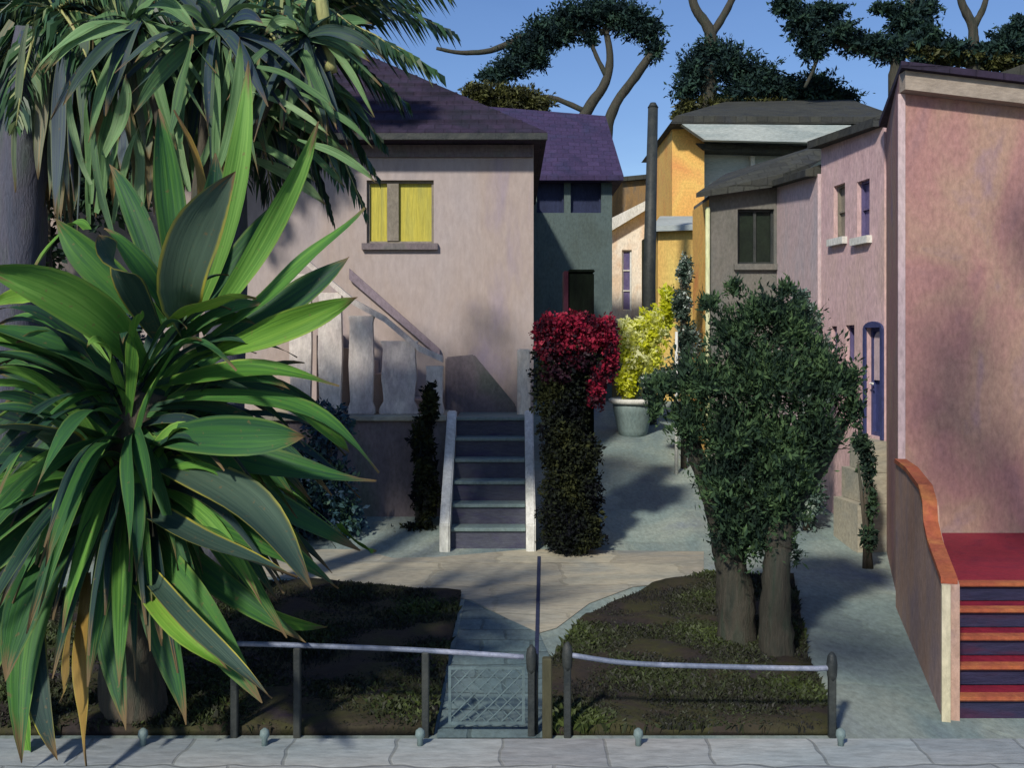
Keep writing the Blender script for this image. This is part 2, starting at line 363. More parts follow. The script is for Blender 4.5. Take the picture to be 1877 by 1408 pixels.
# ------------------------------------------------------------------ ground
def sheet(name, pts, z, m, th=0.0, parent=None):
    bm = bmesh.new()
    if th: prism(bm, [(p[0], p[1], z-th) for p in pts], (0, 0, th))
    else: bm.faces.new([bm.verts.new((p[0], p[1], z)) for p in pts])
    o = finish(name, bm, m, parent); o['kind'] = 'structure'; return o
bm = bmesh.new(); rows = []
ys = [-60, -20, 0, 4, 8, 11.5, 13, 16, 20, 26, 32, 40, 55, 75, 120, 400]
xs = [-300, -60, -30, -15, -8, -4, 0, 2, 4, 8, 15, 30, 60, 300]
for y in ys:
    rows.append([bm.verts.new((x, y, -.02+(gz(y) if y < 75 else gz(75)) + (0 if y < 26 else .6*noise.noise(Vector((x*.05, y*.05, 0)))))) for x in xs])
for i in range(len(ys)-1):
    for j in range(len(xs)-1): bm.faces.new((rows[i][j], rows[i][j+1], rows[i+1][j+1], rows[i+1][j]))
o = finish('ground', bm, M['hill']); o['kind'] = 'structure'
bm = bmesh.new(); rows = []
for y in (4.9, 8, 11.5, 14, 18, 22, 26):
    rows.append([bm.verts.new((x, y, -.014+gz(y))) for x in (-9, -4, 0, 3, 7, 12)])
for i in range(len(rows)-1):
    for j in range(5): bm.faces.new((rows[i][j], rows[i][j+1], rows[i+1][j+1], rows[i+1][j]))
o = finish('lane', bm, M['lane']); o['kind'] = 'structure'
# curved path in front of the stairs, its sunlit paleness put into the colour
top = [(430, 960), (560, 972), (640, 1000), (720, 1022), (800, 1020), (990, 1004), (1120, 1008), (1290, 1010)]
bot = [(1290, 1062), (1160, 1075), (1080, 1105), (1020, 1150), (985, 1160), (860, 1098), (740, 1082), (620, 1066), (430, 1052)]
sheet('path', [G(*p) for p in top+bot], -.008, M['path'])
sheet('walk', [G(*p) for p in ((852, 1098), (988, 1160), (1006, 1200), (1004, 1352), (800, 1352))], -.004, M['tealwalk'])
sheet('pavement', [(-8, 5.15, 0), (8, 5.15, 0), (8, 6.03, 0), (-8, 6.03, 0)], .012, M['pavement'])
bm = bmesh.new()
for k in range(-7, 7):
    x0 = X(485, 5.1)+k*1.0
    box(bm, x0+.012, x0+.988, 4.98, 5.146, -.11, .02)
bevel(bm, .012, 1)
o = finish('kerb', bm, M['kerb']); o['kind'] = 'structure'
sheet('road', [(-14, -4, 0), (14, -4, 0), (14, 4.97, 0), (-14, 4.97, 0)], -.012, M['road'])
def bed(name, pts, h, m):
    bm = bmesh.new(); prism(bm, [(p.x, p.y, -.015) for p in pts], (0, 0, h+.015))
    f = [f for f in bm.faces if all(v.co.z > h-.001 for v in f.verts)]
    r = bmesh.ops.triangulate(bm, faces=f)
    bmesh.ops.subdivide_edges(bm, edges=[e for e in bm.edges if all(v.co.z > h-.001 for v in e.verts)], cuts=9, use_grid_fill=True)
    for v in bm.verts:
        if v.co.z > h-.001: v.co.z += .05*noise.noise(v.co*2.3)+.02*noise.noise(v.co*7)
    o = finish(name, bm, m, smooth=True); o['kind'] = 'structure'; return o
bedL = [G(*p) for p in ((-260, 1345), (-260, 1120), (200, 1080), (420, 1075), (600, 1070), (845, 1092), (822, 1200), (795, 1345))]
bedR = [G(*p) for p in ((1010, 1345), (1012, 1215), (1060, 1150), (1130, 1105), (1210, 1075), (1300, 1056), (1455, 1060), (1478, 1200), (1535, 1345))]
bed('flower_bed', bedL, .035, M['soil']); bed('flower_bed', bedR, .035, M['soil'])

# ------------------------------------------------------------------ beige house, left
HD = 13.8
hx0, hx1 = -9.5, X(978, HD)
HT = Z(262, HD)
house = thing('house', 'beige plaster house with dark hipped roof and yellow window, behind the stone stairs', 'house', (-4.5, HD, 0))
wU = lambda px: X(px, HD)-hx0
hole = (wU(672), wU(795), Z(446, HD), Z(330, HD))
foot = [(hx0, HD), (hx1, HD), (hx1, HD+6.6), (hx0, HD+6.6)]
walls('wall', foot, HT, -.3, M['beige'], house, {0: [hole]})
w = window(house, foot[0], foot[1], hole, M['taupeframe'], M['yellowblind'], bars=0, sill=M['greyplaster'], ft=.035)
bm = bmesh.new(); c = wU(718)
obox(bm, Vector((hx0, HD, 0)), Vector((1,0,0)), Vector((0,1,0)), (c-.07, c+.09), (.045, .11), (hole[2]+.04, hole[3]-.04)); finish('mullion', bm, M['taupeframe'], w)
bm = bmesh.new()
e0, e1, yf, yb = hx0-.3, X(1002, HD-.35), HD-.38, HD+7
ez = HT-.02; ap = P(430, -5, HD+3.3)
hull(bm, [(e0, yf, ez), (e1, yf, ez), (e1, yb, ez), (e0, yb, ez), (e0, yf, ez+.10), (e1, yf, ez+.10), (e1, yb, ez+.10), (e0, yb, ez+.10),
          ap, (e0+4, ap.y, ap.z)])
rf = finish('roof', bm, M['roof'], house)
bm = bmesh.new(); box(bm, e0, e1+.01, yf-.06, yf-.002, ez-.015, ez+.07); finish('gutter', bm, M['dark'], rf)
bm = bmesh.new(); box(bm, hx0+.01, hx1-.01, HD-.05, HD-.002, HT-.20, HT-.03); finish('cornice', bm, M['greyplaster'], house)
# roof tile courses as shallow battens following the front slope
bm = bmesh.new()
for k in range(1, 17):
    t = k/17; y = yf+(ap.y-yf)*t; z = ez+.10+(ap.z-ez-.10)*t
    xr = e1+(ap.x-e1)*t
    box(bm, e0+4*t, xr-.02, y-.02, y+.05, z-.03, z+.022)
finish('tile_course', bm, M['roof'], rf)

# ------------------------------------------------------------------ stone staircase at the beige house
sx0, sx1 = X(822, 12.1), X(972, 12.1)
st = thing('stone_staircase', 'grey outdoor stone stairs with pale side walls leading up to the beige house', 'stairs', ((sx0+sx1)/2, 11.56, 0))
RIS, TRD, y0 = .238, .24, 11.56
for k in range(6):
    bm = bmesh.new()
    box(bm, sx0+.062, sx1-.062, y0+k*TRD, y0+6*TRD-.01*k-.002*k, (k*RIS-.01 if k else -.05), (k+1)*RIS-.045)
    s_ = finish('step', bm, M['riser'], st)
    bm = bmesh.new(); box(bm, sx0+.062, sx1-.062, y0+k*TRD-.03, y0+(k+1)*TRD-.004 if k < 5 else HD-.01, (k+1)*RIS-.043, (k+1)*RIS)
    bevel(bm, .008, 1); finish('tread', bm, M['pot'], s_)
for (xa, xb) in ((sx0-.06, sx0+.06), (sx1-.06, sx1+.05)):
    bm = bmesh.new()
    prism(bm, [(xa, y0-.15, -.1), (xa, y0+1.4, -.1), (xa, y0+1.4, 1.50), (xa, y0+1.25, 1.50), (xa, y0-.15, .30)], (xb-xa, 0, 0)); bevel(bm, .015, 2)
    finish('side_wall', bm, M['white'] , st)
# landing block, rear wall and lower wall to the left
LZ = 6*RIS
lx = X(630, 12.9)
bm = bmesh.new(); box(bm, lx-1.4, sx0-.064, 12.72, HD-.012, -.1, LZ-.05); finish('lower_wall', bm, M['greyplaster'], st)
bm = bmesh.new(); box(bm, lx-1.4, sx0-.064, 12.66, HD-.012, LZ-.046, LZ+.03); bevel(bm, .012, 1); finish('landing_slab', bm, M['path'], st)
# second flight climbing left along the wall, hidden behind its balustrade
for k in range(6):
    bm = bmesh.new(); xr = sx0-.35-k*.24
    box(bm, xr-.24*(6-k), xr, 13.05, HD-.014, LZ+.031+k*.17-.001*k, LZ+.2+k*.17); finish('step', bm, M['beige'], st)
bal = bmesh.new()
rail = [P(560, 480, 12.8), P(650, 556, 12.8), P(705, 586, 12.8), P(768, 640, 12.8), P(812, 660, 12.8)]
prism(bal, [p+Vector((0, -.07, -.03)) for p in rail]+[p+Vector((0, -.07, .05)) for p in rail[::-1]], (0, .16, 0))
bl = finish('balustrade', bal, M['balust'], st)
for (xa, xb, ya) in ((530, 574, 500), (582, 630, 534), (638, 688, 576), (696, 768, 622), (780, 814, 668)):
    bm = bmesh.new(); xl, xr_ = X(xa, 12.8), X(xb, 12.8)
    zt = Z(ya, 12.8)
    zz = [LZ+.032, LZ+.12, LZ+.2, (LZ+zt)/2, zt-.12, zt-.02]
    ww = [.5, .5, .36, .46, .38, .5]
    c = (xl+xr_)/2; W = xr_-xl
    pr = [(c-W*w_, 12.745, z_) for w_, z_ in zip(ww, zz)]+[(c+W*w_, 12.745, z_) for w_, z_ in list(zip(ww, zz))[::-1]]
    prism(bm, pr, (0, .11, 0)); bevel(bm, .012, 2); finish('baluster', bm, M['balust'], bl)
# grey slab against the house, shaped as the sloping shadow on its wall
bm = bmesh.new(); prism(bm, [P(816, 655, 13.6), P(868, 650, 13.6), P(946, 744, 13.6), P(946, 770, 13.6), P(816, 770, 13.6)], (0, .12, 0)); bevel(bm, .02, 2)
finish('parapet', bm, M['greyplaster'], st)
bm = bmesh.new(); box(bm, X(948, 13.3), X(972, 13.3), 13.2, 13.4, LZ-.2, Z(640, 13.3)); bevel(bm, .015, 2)
finish('pillar', bm, M['cream'], st)
bm = bmesh.new(); prism(bm, [P(640, 492, 13.72), P(806, 640, 13.72), P(806, 655, 13.72), P(640, 512, 13.72)], (0, .07, 0)); finish('shadow_band', bm, M['mauve'], st)  # mauve bar stands in for the diagonal shadow line on the wall

# ------------------------------------------------------------------ violet-roofed green house
VD = 20.0
vx0, vx1 = X(905, VD), X(1122, VD)
vh = thing('house', 'sage green house with violet slate roof and navy upper windows, seen down the lane', 'house', ((vx0+vx1)/2, VD, gz(VD)))
ft_ = [(vx0, VD), (vx1, VD), (vx1, VD+3), (vx0, VD+3)]
u = lambda px: X(px, VD)-vx0
hs = [(u(984), u(1034), Z(390, VD), Z(330, VD)), (u(1046), u(1102), Z(390, VD), Z(330, VD))]
walls('wall', ft_, Z(322, VD), gz(VD)-.4, M['greenwall'], vh, {0: hs}, .2)
for i, h in enumerate(hs):
    window(vh, ft_[0], ft_[1], h, M['navywall'], M['navywall'], .2, bars=0, ft=.04, sill=None)
bm = bmesh.new()
a, b_ = P(1143, 330, VD-.3), P(880, 330, VD-.3)
hull(bm, [a, b_, a+Vector((0,0,.09)), b_+Vector((0,0,.09)), P(1110, 212, 21.4), P(860, 192, 21.4), Vector((a.x, 23.2, a.z)), Vector((b_.x, 23.2, b_.z))])
finish('roof', bm, M['blueroof'], vh)

gp = thing('pillar', 'dark square topped pillar with a maroon edge rising behind the crimson blossom', 'pillar', (X(1062, 11.75), 11.75, 0))
bm = bmesh.new(); box(bm, X(1042, 11.6), X(1089, 11.6), 11.6, 11.95, -.05, Z(500, 11.6)); bevel(bm, .012, 2)
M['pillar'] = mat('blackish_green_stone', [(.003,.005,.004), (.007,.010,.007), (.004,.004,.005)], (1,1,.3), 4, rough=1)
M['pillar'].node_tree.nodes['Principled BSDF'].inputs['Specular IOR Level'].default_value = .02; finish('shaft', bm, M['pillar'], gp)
bm = bmesh.new(); box(bm, X(1034, 11.6), X(1041.5, 11.6), 11.58, 11.96, -.05, Z(497, 11.6)); finish('edge_post', bm, mat('maroon_edge', [(.035,.006,.016), (.05,.01,.02)], (1,1,.3), 3), gp)
bm = bmesh.new(); box(bm, X(1042, 11.6), X(1090, 11.6), 11.57, 11.98, Z(499.5, 11.6), Z(494, 11.6)); bevel(bm, .01, 2); finish('cap', bm, M['pillar'], gp)

# ------------------------------------------------------------------ cream cottage and ochre shed at the lane's end
CD = 26.0
ch = thing('cottage', 'small cream cottage with white gable edge and tall blue window, left of the dark pole', 'house', (X(1155, CD), CD, gz(CD)))
c0, c1 = X(1122, CD), X(1215, CD)
ft_ = [(c0, CD), (c1, CD), (c1, CD+4), (c0, CD+4)]
u = lambda px: X(px, CD)-c0
h = (u(1140), u(1158), Z(570, CD), Z(458, CD))
walls('wall', ft_, [Z(408, CD), Z(375, CD), Z(375, CD), Z(408, CD)], gz(CD)-.5, M['cream'], ch, {0: [h]})
window(ch, ft_[0], ft_[1], h, M['white'], M['violetglass'], bars=0, hbars=2, ft=.04)
bm = bmesh.new(); prism(bm, [P(1112, 428, CD-.3), P(1215, 366, CD-.3), P(1215, 352, CD-.3), P(1112, 404, CD-.3)], (0, 4.6, 0)); finish('roof', bm, M['white'], ch)
bh = thing('shed', 'ochre boarded building just behind the cream cottage and dark pole', 'shed', (X(1165, 31), 31, gz(31)))
c0, c1 = X(1100, 31), X(1235, 31)
walls('wall', [(c0, 31), (c1, 31), (c1, 34), (c0, 34)], [Z(334, 31), Z(322, 31), Z(322, 31), Z(334, 31)], gz(31)-.5, M['brown'], bh)
bm = bmesh.new(); prism(bm, [P(1094, 336, 30.8), P(1240, 322, 30.8), P(1240, 314, 30.8), P(1094, 328, 30.8)], (0, 3.4, 0)); finish('roof', bm, M['darkroof'], bh)

# ------------------------------------------------------------------ orange house and its grey wing
OD = 23.0
oh = thing('house', 'bright orange and grey house with a wide flat overhanging roof, behind the taupe house', 'house', (X(1350, OD), OD, gz(OD)))
c0, c1, c2 = X(1232, OD), X(1291, OD), X(1560, OD)
zt = Z(224, OD)
walls('wall', [(c0, OD), (c1, OD), (c1, OD+4), (c0, OD+4)], zt, gz(OD)-.5, M['orangewall'], oh)
walls('wing_wall', [(c1+.01, OD+.5), (c2, OD+.5), (c2, OD+5), (c1+.01, OD+5)], zt-.01, gz(OD)-.5, M['greytrim'], oh)
bm = bmesh.new()
hull(bm, [P(1228, 226, OD-.6), P(1660, 226, OD-.6), P(1238, 212, OD-.6), P(1650, 214, OD-.6), P(1330, 186, OD+3.5), P(1560, 182, OD+3.5), P(1228, 226, OD-.6)+Vector((0,5,0)), P(1660, 226, OD-.6)+Vector((0,5,0))])
rf = finish('roof', bm, M['darkroof'], oh)
bm = bmesh.new(); prism(bm, [P(1250, 227, OD-.62), P(1560, 229, OD-.62), P(1560, 262, OD-.62), P(1292, 256, OD-.62)], (0, .2, 0)); finish('fascia', bm, M['greytrim'], oh)
bm = bmesh.new(); prism(bm, [P(1276, 262, OD-.1), P(1520, 268, OD-.1), P(1520, 280, OD-.1), P(1290, 274, OD-.1)], (0, .55, 0)); finish('canopy', bm, M['darkroof'], oh)
bm = bmesh.new(); box(bm, X(1383, OD), X(1391, OD), OD+.36, OD+.49, Z(322, OD), Z(280, OD)); finish('downpipe', bm, M['white'], oh)
# low yellow outbuilding under the orange house
yo = thing('outbuilding', 'low yellow and grey outbuilding below the orange wall, right of the dark pole', 'shed', (X(1240, 20), 20, gz(20)))
c0, c1 = X(1206, 20), X(1310, 20)
walls('wall', [(c0, 20), (c1, 20), (c1, 22.5), (c0, 22.5)], Z(418, 20), gz(20)-.4, M['yellowwall'], yo)
bm = bmesh.new(); hull(bm, [P(1196, 424, 19.8), P(1316, 420, 19.8), P(1196, 414, 19.8), P(1316, 410, 19.8), P(1210, 396, 22.6), P(1316, 396, 22.6), P(1210, 406, 22.6), P(1316, 406, 22.6)]); finish('roof', bm, M['greytrim'], yo)

# ------------------------------------------------------------------ taupe house with dark window
TD = 15.1
th = thing('house', 'taupe house with a square dark window and dark sloping roof, above the tree', 'house', (X(1360, TD), TD, gz(TD)))
c0, c1 = X(1300, TD), X(1425, TD)-.0
ft_ = [(c0, TD), (c1, TD), (c1+.3, TD+1.3), (c0, TD+1.3)]
u = lambda px: X(px, TD)-c0
h = (u(1352), u(1419), Z(484, TD), Z(383, TD))
walls('wall', ft_, [Z(358, TD), Z(340, TD), Z(340, TD), Z(358, TD)], gz(TD)-.4, M['grey'], th, {0: [h]}, .16)
window(th, ft_[0], ft_[1], h, M['dark'], M['glassdark'], .16, bars=1, ft=.035, sill=M['grey'])
bm = bmesh.new(); obox(bm, Vector((c0, TD, 0)), Vector((0,1,0)), Vector((1,0,0)), (.01, 1.28), (-.02, -.002), (gz(TD)-.3, Z(366, TD))); finish('side_wall', bm, M['orangewall'], th)  # side of the taupe house, its sunlit tone put into an orange colour
bm = bmesh.new(); tube(bm, [(c0-.03, TD-.04, gz(TD)-.1), (c0-.03, TD-.04, Z(380, TD))], [.035, .035], 10); finish('downpipe', bm, mat('lime_white_pipe', [(.5,.55,.22), (.62,.62,.42)], (1,1,.3), 2), th, True)
bm = bmesh.new()
hull(bm, [P(1276, 362, TD-.25), P(1436, 340, TD-.25), P(1276, 354, TD-.25), P(1436, 318, TD-.25), P(1330, 318, TD+1.5), P(1510, 262, TD+.5), P(1510, 290, TD+.2), P(1296, 356, TD+1.5)])
finish('roof', bm, M['darkroof'], th)

# ------------------------------------------------------------------ pink houses along the lane
A1 = (3.54, 9.1); A2 = (4.30, 11.5); A3 = (4.10, 13.2); A4 = (4.01, 15.08)
h3 = thing('house', 'narrow lilac pink house with low dark roof, between the taupe and pale pink houses', 'house', (4.4, 14.1, gz(14)))
walls('wall', [(A4[0], A4[1]-.01), (A3[0]-.04, A3[1]+.02), (6, 13.22), (6, 15.07)], [Z(338, A4[1]), Z(318, A3[1]), Z(318, A3[1]), Z(338, A4[1])], -.2, M['pink2'], h3)
bm = bmesh.new()
za, zb = Z(338, A4[1]), Z(318, A3[1])
hull(bm, [(A4[0]-.14, A4[1]+.1, za-.04), (A3[0]-.2, A3[1]+.03, zb-.03), (A4[0]-.14, A4[1]+.1, za+.05), (A3[0]-.2, A3[1]+.03, zb+.06), (6, 13.23, zb+.75), (6, 15.1, za+.75), (6, 13.23, zb), (6, 15.1, za)])
finish('roof', bm, M['darkroof'], h3)

h2 = thing('house', 'pale pink house with paired upper windows and a blue arched door, facing the lane', 'house', (4.6, 12.3, 0))
Lw = (Vector(A3)-Vector(A2)).length
def uu(px):                                            # along the wall A3 -> A2 from a picture column
    a, b = Vector(A3), Vector(A2); k = (px-CX)/F
    t = (k*a.y-a.x)/((b.x-a.x)-k*(b.y-a.y)); return t*Lw, a.y+(b.y-a.y)*t
def hole2(xa, xb, ya, yb):
    ua, da = uu(xa); ub, db = uu(xb); dm = (da+db)/2
    return (ua, ub, Z(yb, dm), Z(ya, dm))
H2 = [hole2(1528, 1549, 338, 436), hole2(1571, 1594, 330, 434), hole2(1524, 1534, 598, 660), hole2(1550, 1566, 596, 662), hole2(1589, 1617, 600, 800)]
foot2 = [A3, A2, (6.5, 11.52), (6.5, 13.18)]
zt3, zt2 = Z(268, A3[1]), Z(226, A2[1])
walls('wall', foot2, [zt3, zt2, zt2, zt3], -.2, M['pink'], h2, {0: H2}, .12)
for i, h in enumerate(H2[:4]):
    window(h2, A3, A2, h, M['violetglass'] if i != 0 else M['taupeframe'], M['violetglass'] if i else M['taupeframe'], .12, bars=0, hbars=1 if i < 2 else 0, ft=.03, sill=M['white'] if i < 2 else None)
dr = window(h2, A3, A2, H2[4], M['bluedoor'], M['bluedoor'], .12, bars=0, ft=.05, panename='lower_panel', wname='door')
a = Vector((*A3, 0)); b = Vector((*A2, 0)); U = (b-a).normalized(); N = Vector((-U.y, U.x, 0)); hh = H2[4]
bm = bmesh.new(); zsp = hh[3]-.16
arc = [(hh[0]+.07+(hh[1]-hh[0]-.14)*(1-math.cos(t*math.pi/8))/2, zsp+.11*math.sin(t*math.pi/8)) for t in range(9)]
pr = [(hh[0]+.07, hh[2]+.66)]+arc+[(hh[1]-.07, hh[2]+.66)]
prism(bm, [a+U*p[0]+N*.055+Vector((0, 0, p[1])) for p in pr], N*.02); finish('glass', bm, M['pink2'], dr)
bm = bmesh.new(); tube(bm, [a+U*(hh[0]+.1)+N*.03+Vector((0,0,hh[2]+.62)), a+U*(hh[0]+.1)+N*-.01+Vector((0,0,hh[2]+.62)), a+U*(hh[0]+.17)+N*-.01+Vector((0,0,hh[2]+.62))], [.012]*3, 8); finish('handle', bm, M['white'], dr)
# arched surround and doorstep
bm = bmesh.new()
o1 = [(hh[0]-.05, hh[2]-.02)]+[(hh[0]-.05+(hh[1]-hh[0]+.1)*(1-math.cos(t*math.pi/8))/2, hh[3]-.02+.09*math.sin(t*math.pi/8)) for t in range(9)]+[(hh[1]+.05, hh[2]-.02)]
i1 = [(hh[0]+.002, hh[2]-.02)]+[(hh[0]+.002+(hh[1]-hh[0]-.004)*t/8, hh[3]-.004) for t in range(9)]+[(hh[1]-.002, hh[2]-.02)]
for k in range(len(o1)-1):
    q = [o1[k], o1[k+1], i1[k+1], i1[k]]
    prism(bm, [a+U*p[0]+N*-.03+Vector((0, 0, p[1])) for p in q], N*.027)
bmesh.ops.remove_doubles(bm, verts=bm.verts, dist=.0004)
finish('surround', bm, M['bluedoor'], dr)
for k in range(3):
    bm = bmesh.new(); zt_ = hh[2]-.03-k*.36
    obox(bm, a, U, N, (hh[0]-.12-.003*k, hh[1]+.12+.003*k), (-.16-.1*k, -.003), (-.1 if k == 2 else zt_-.355, zt_)); finish('doorstep', bm, M['path'], dr)
bm = bmesh.new()
aN = Vector((-.16, 0, 0))
hull(bm, [(A3[0]-.18, A3[1]+.02, zt3-.03), (A2[0]-.12, A2[1]+.02, zt2-.03), (A3[0]-.18, A3[1]+.02, zt3+.07), (A2[0]-.12, A2[1]+.02, zt2+.07), (6.5, 11.53, zt2+.9), (6.5, 13.2, zt3+.9), (6.5, 11.53, zt2), (6.5, 13.2, zt3)])
finish('roof', bm, M['darkroof'], h2)

h1 = thing('house', 'large rose pink house wall with dark eaves, behind the red steps at right', 'house', (5.5, 9.1, 0))
RX = 8.0
slope = (Z(118, 9.1)-Z(162, 9.1))/(X(1877, 9.1)-X(1650, 9.1))
zl = Z(136, 9.1); zr = zl-slope*.62*(RX-A1[0])
foot1 = [A1, (RX, 9.1), (RX, 11.48), (A2[0]+.02, 11.49)]
h = (X(1905, 9.1)-A1[0], X(2010, 9.1)-A1[0], 2.6, 3.7)
walls('wall', foot1, [zl, zr, zr, zl], -.2, M['rose'], h1, {0: [h]})
window(h1, A1, (RX, 9.1), h, M['white'], M['glassdark'], bars=1, sill=M['white'])
bm = bmesh.new()
lo = [(A1[0]-.06, 8.9), (RX, 8.9), (RX, 11.4), (A2[0]-.1, 11.4)]; zz = [zl, zr, zr, zl]
hull(bm, [(p[0], p[1], z_+.01) for p, z_ in zip(lo, zz)]+[(p[0], p[1], z_+.07) for p, z_ in zip(lo, zz)])
rf = finish('roof', bm, M['roof'], h1)
bm = bmesh.new(); prism(bm, [(A1[0]+.0, 8.96, zl), (RX, 8.96, zr), (RX, 8.96, zr-.17), (A1[0]+.0, 8.96, zl-.17)], (0, .137, 0)); finish('eaves_board', bm, mat('stone_cornice', [(.28,.24,.20), (.36,.30,.24)], (.4,1,1), 2), h1)
bm = bmesh.new(); prism(bm, [(A1[0]-.015, 9.085, -.1), (A1[0]+.05, 9.085, -.1), (A1[0]+.05, 9.085, zl-.18), (A1[0]-.015, 9.085, zl-.18)], (0, .012, 0))
finish('lit_corner_strip', bm, M['pink2'], h1)  # paler strip paints the light caught by the house corner
bm = bmesh.new(); tube(bm, [(X(1672, 9.05), 9.0, Z(153, 9.05)), (X(1672, 9.05), 9.08, Z(153, 9.05))], [.045, .045], 12); finish('vent', bm, M['dark'], h1)

# ------------------------------------------------------------------ red steps with splayed parapet
rs = thing('red_steps', 'wide red painted steps with orange edges and dark blue risers, at the lower right', 'steps', (3.6, 6.4, 0))
B1 = Vector((2.77, 6.4, 0)); A0 = Vector((3.50, 9.08, 0)); RH = .134; TR = .2
def px_left(y): t = (9.08-y)/(9.08-6.4); return A0.x+(B1.x-A0.x)*t+.1
for k in range(5):
    ya = 6.42+k*TR; zt_ = (k+1)*RH; yb = 9.07 if k == 4 else ya+TR+.03
    yE = 9.06 if k == 4 else ya+TR*1.4; zb_ = zt_-RH+(-.05 if k == 0 else .001)
    bm = bmesh.new(); prism(bm, [(px_left(ya), ya, zb_), (5.6, ya, zb_), (5.6, yE, zb_), (px_left(yE), yE, zb_)], (0, 0, zt_-.03-zb_))
    sp_ = finish('step', bm, M['navy'], rs)
    bm = bmesh.new(); prism(bm, [(px_left(ya-.02)-.01, ya-.035, zt_-.028), (5.6, ya-.035, zt_-.028), (5.6, ya-.035, zt_), (px_left(ya-.02)-.01, ya-.035, zt_)], (0, .10, 0)); bevel(bm, .008, 2)
    finish('nosing', bm, M['orange'], sp_)
    bm = bmesh.new(); pts_ = [(px_left(ya+.067), ya+.067, zt_-.027), (5.6, ya+.067, zt_-.027), (5.6, (9.06 if k == 4 else ya+TR-.002), zt_-.027), (px_left(9.06 if k == 4 else ya+TR), (9.06 if k == 4 else ya+TR-.002), zt_-.027)]
    prism(bm, pts_, (0, 0, .023)); finish('tread', bm, M['red'], sp_)
D_ = (B1-A0); LL = D_.length; D_.normalize(); NN = Vector((-D_.y, D_.x, 0))     # NN points right, into the stair
prof = [(0, 1.30), (.30, 1.33), (.60, 1.30), (.68, 1.22), (.70, 1.08), (.78, .98), (.93, .90), (1.0, .86)]
base = [(1.0, -.05), (0, -.05)]
bm = bmesh.new(); prism(bm, [A0+D_*LL*t+Vector((0,0,z_)) for t, z_ in prof+base], NN*.10)
pw = finish('parapet', bm, M['stairwall'], rs)
bm = bmesh.new()
for i in range(len(prof)-1):
    (t0, z0_), (t1, z1_) = prof[i], prof[i+1]
    q = [A0+D_*LL*t0+Vector((0,0,z0_+.002)), A0+D_*LL*t1+Vector((0,0,z1_+.002)), A0+D_*LL*t1+Vector((0,0,z1_+.04)), A0+D_*LL*t0+Vector((0,0,z0_+.04))]
    prism(bm, [p-NN*.012 for p in q], NN*.10)
bmesh.ops.remove_doubles(bm, verts=bm.verts, dist=.0004)
finish('coping', bm, M['orange'], pw)
bm = bmesh.new(); obox(bm, B1+D_*.005, NN, D_, (-.012, .04), (0, .035), (-.03, .86)); finish('edge_highlight', bm, mat('cream_edge_light', [(.50,.46,.30), (.58,.52,.38)], (1,1,.4), 2), pw)  # painted highlight down the parapet's front edge, as a cream strip

# ------------------------------------------------------------------ utility pole
up = thing('utility_pole', 'tall dark utility pole standing between the cream cottage and the orange house', 'pole', (X(1191, 18), 18, gz(18)))
bm = bmesh.new(); tube(bm, [(X(1191, 18), 18, gz(18)-.2), (X(1190, 18), 18, 3.5), (X(1197, 18), 18, Z(196, 18))], [.13, .115, .09], 14); finish('pole', bm, M['dark'], up, True)
bm = bmesh.new(); tube(bm, [(X(1197, 18), 18, Z(197, 18)), (X(1197, 18), 18, Z(188, 18))], [.1, .05], 14); finish('cap', bm, M['dark'], up, True)

# ------------------------------------------------------------------ railings and posts of the garden
def railing(label, pts, posts, d, knobs, group='low garden railings'):
    r = thing('garden_railing', label, 'railing', (X(posts[0], d), d, 0), group)
    bm = bmesh.new(); sp = smoothpath([P(*p, d) for p in pts], 5)
    tube(bm, sp, [.0165]*len(sp), 10); finish('rail', bm, M['rail'], r, True)
    for x in posts:
        bm = bmesh.new(); zt_ = [q for q in sorted(pts, key=lambda q: abs(q[0]-x))][0][1]
        box(bm, X(x, d)-.022, X(x, d)+.022, d-.022, d+.022, -.05, Z(zt_, d)-.012); bevel(bm, .006, 1)
        q = finish('post', bm, M['dark'], r)
        if x in knobs:
            bm = bmesh.new(); c = Vector((X(x, d), d, Z(zt_, d)))
            tube(bm, [c+Vector((0,0,-.10)), c+Vector((0,0,-.07)), c+Vector((0,0,.0)), c+Vector((0,0,.05)), c+Vector((0,0,.075))], [.022, .03, .034, .027, .008], 12)
            finish('knob', bm, M['dark'], q, True)
    return r
railing('pale blue metal rail along the left bed, ending by the spiky plant', [(420, 1180), (560, 1184), (760, 1192), (960, 1205)], [430, 545, 780, 974], 6.12, (974,))
railing('grey metal rail in front of the two tree trunks, right bed', [(1036, 1200), (1150, 1216), (1300, 1222), (1500, 1226), (1525, 1218)], [1040, 1525], 6.12, (1040, 1525))
bm = bmesh.new(); box(bm, X(1003, 6.1)-.03, X(1003, 6.1)+.03, 6.07, 6.13, -.05, Z(1206, 6.1)); bevel(bm, .008, 1)
o = finish('garden_post', bm, mat('mossy_wood', [(.05,.05,.03), (.08,.075,.04)], (1,1,.3), 4), origin=(X(1003, 6.1), 6.1, 0)); tag(o, 'short mossy wooden post at the left front corner of the right bed', 'post')
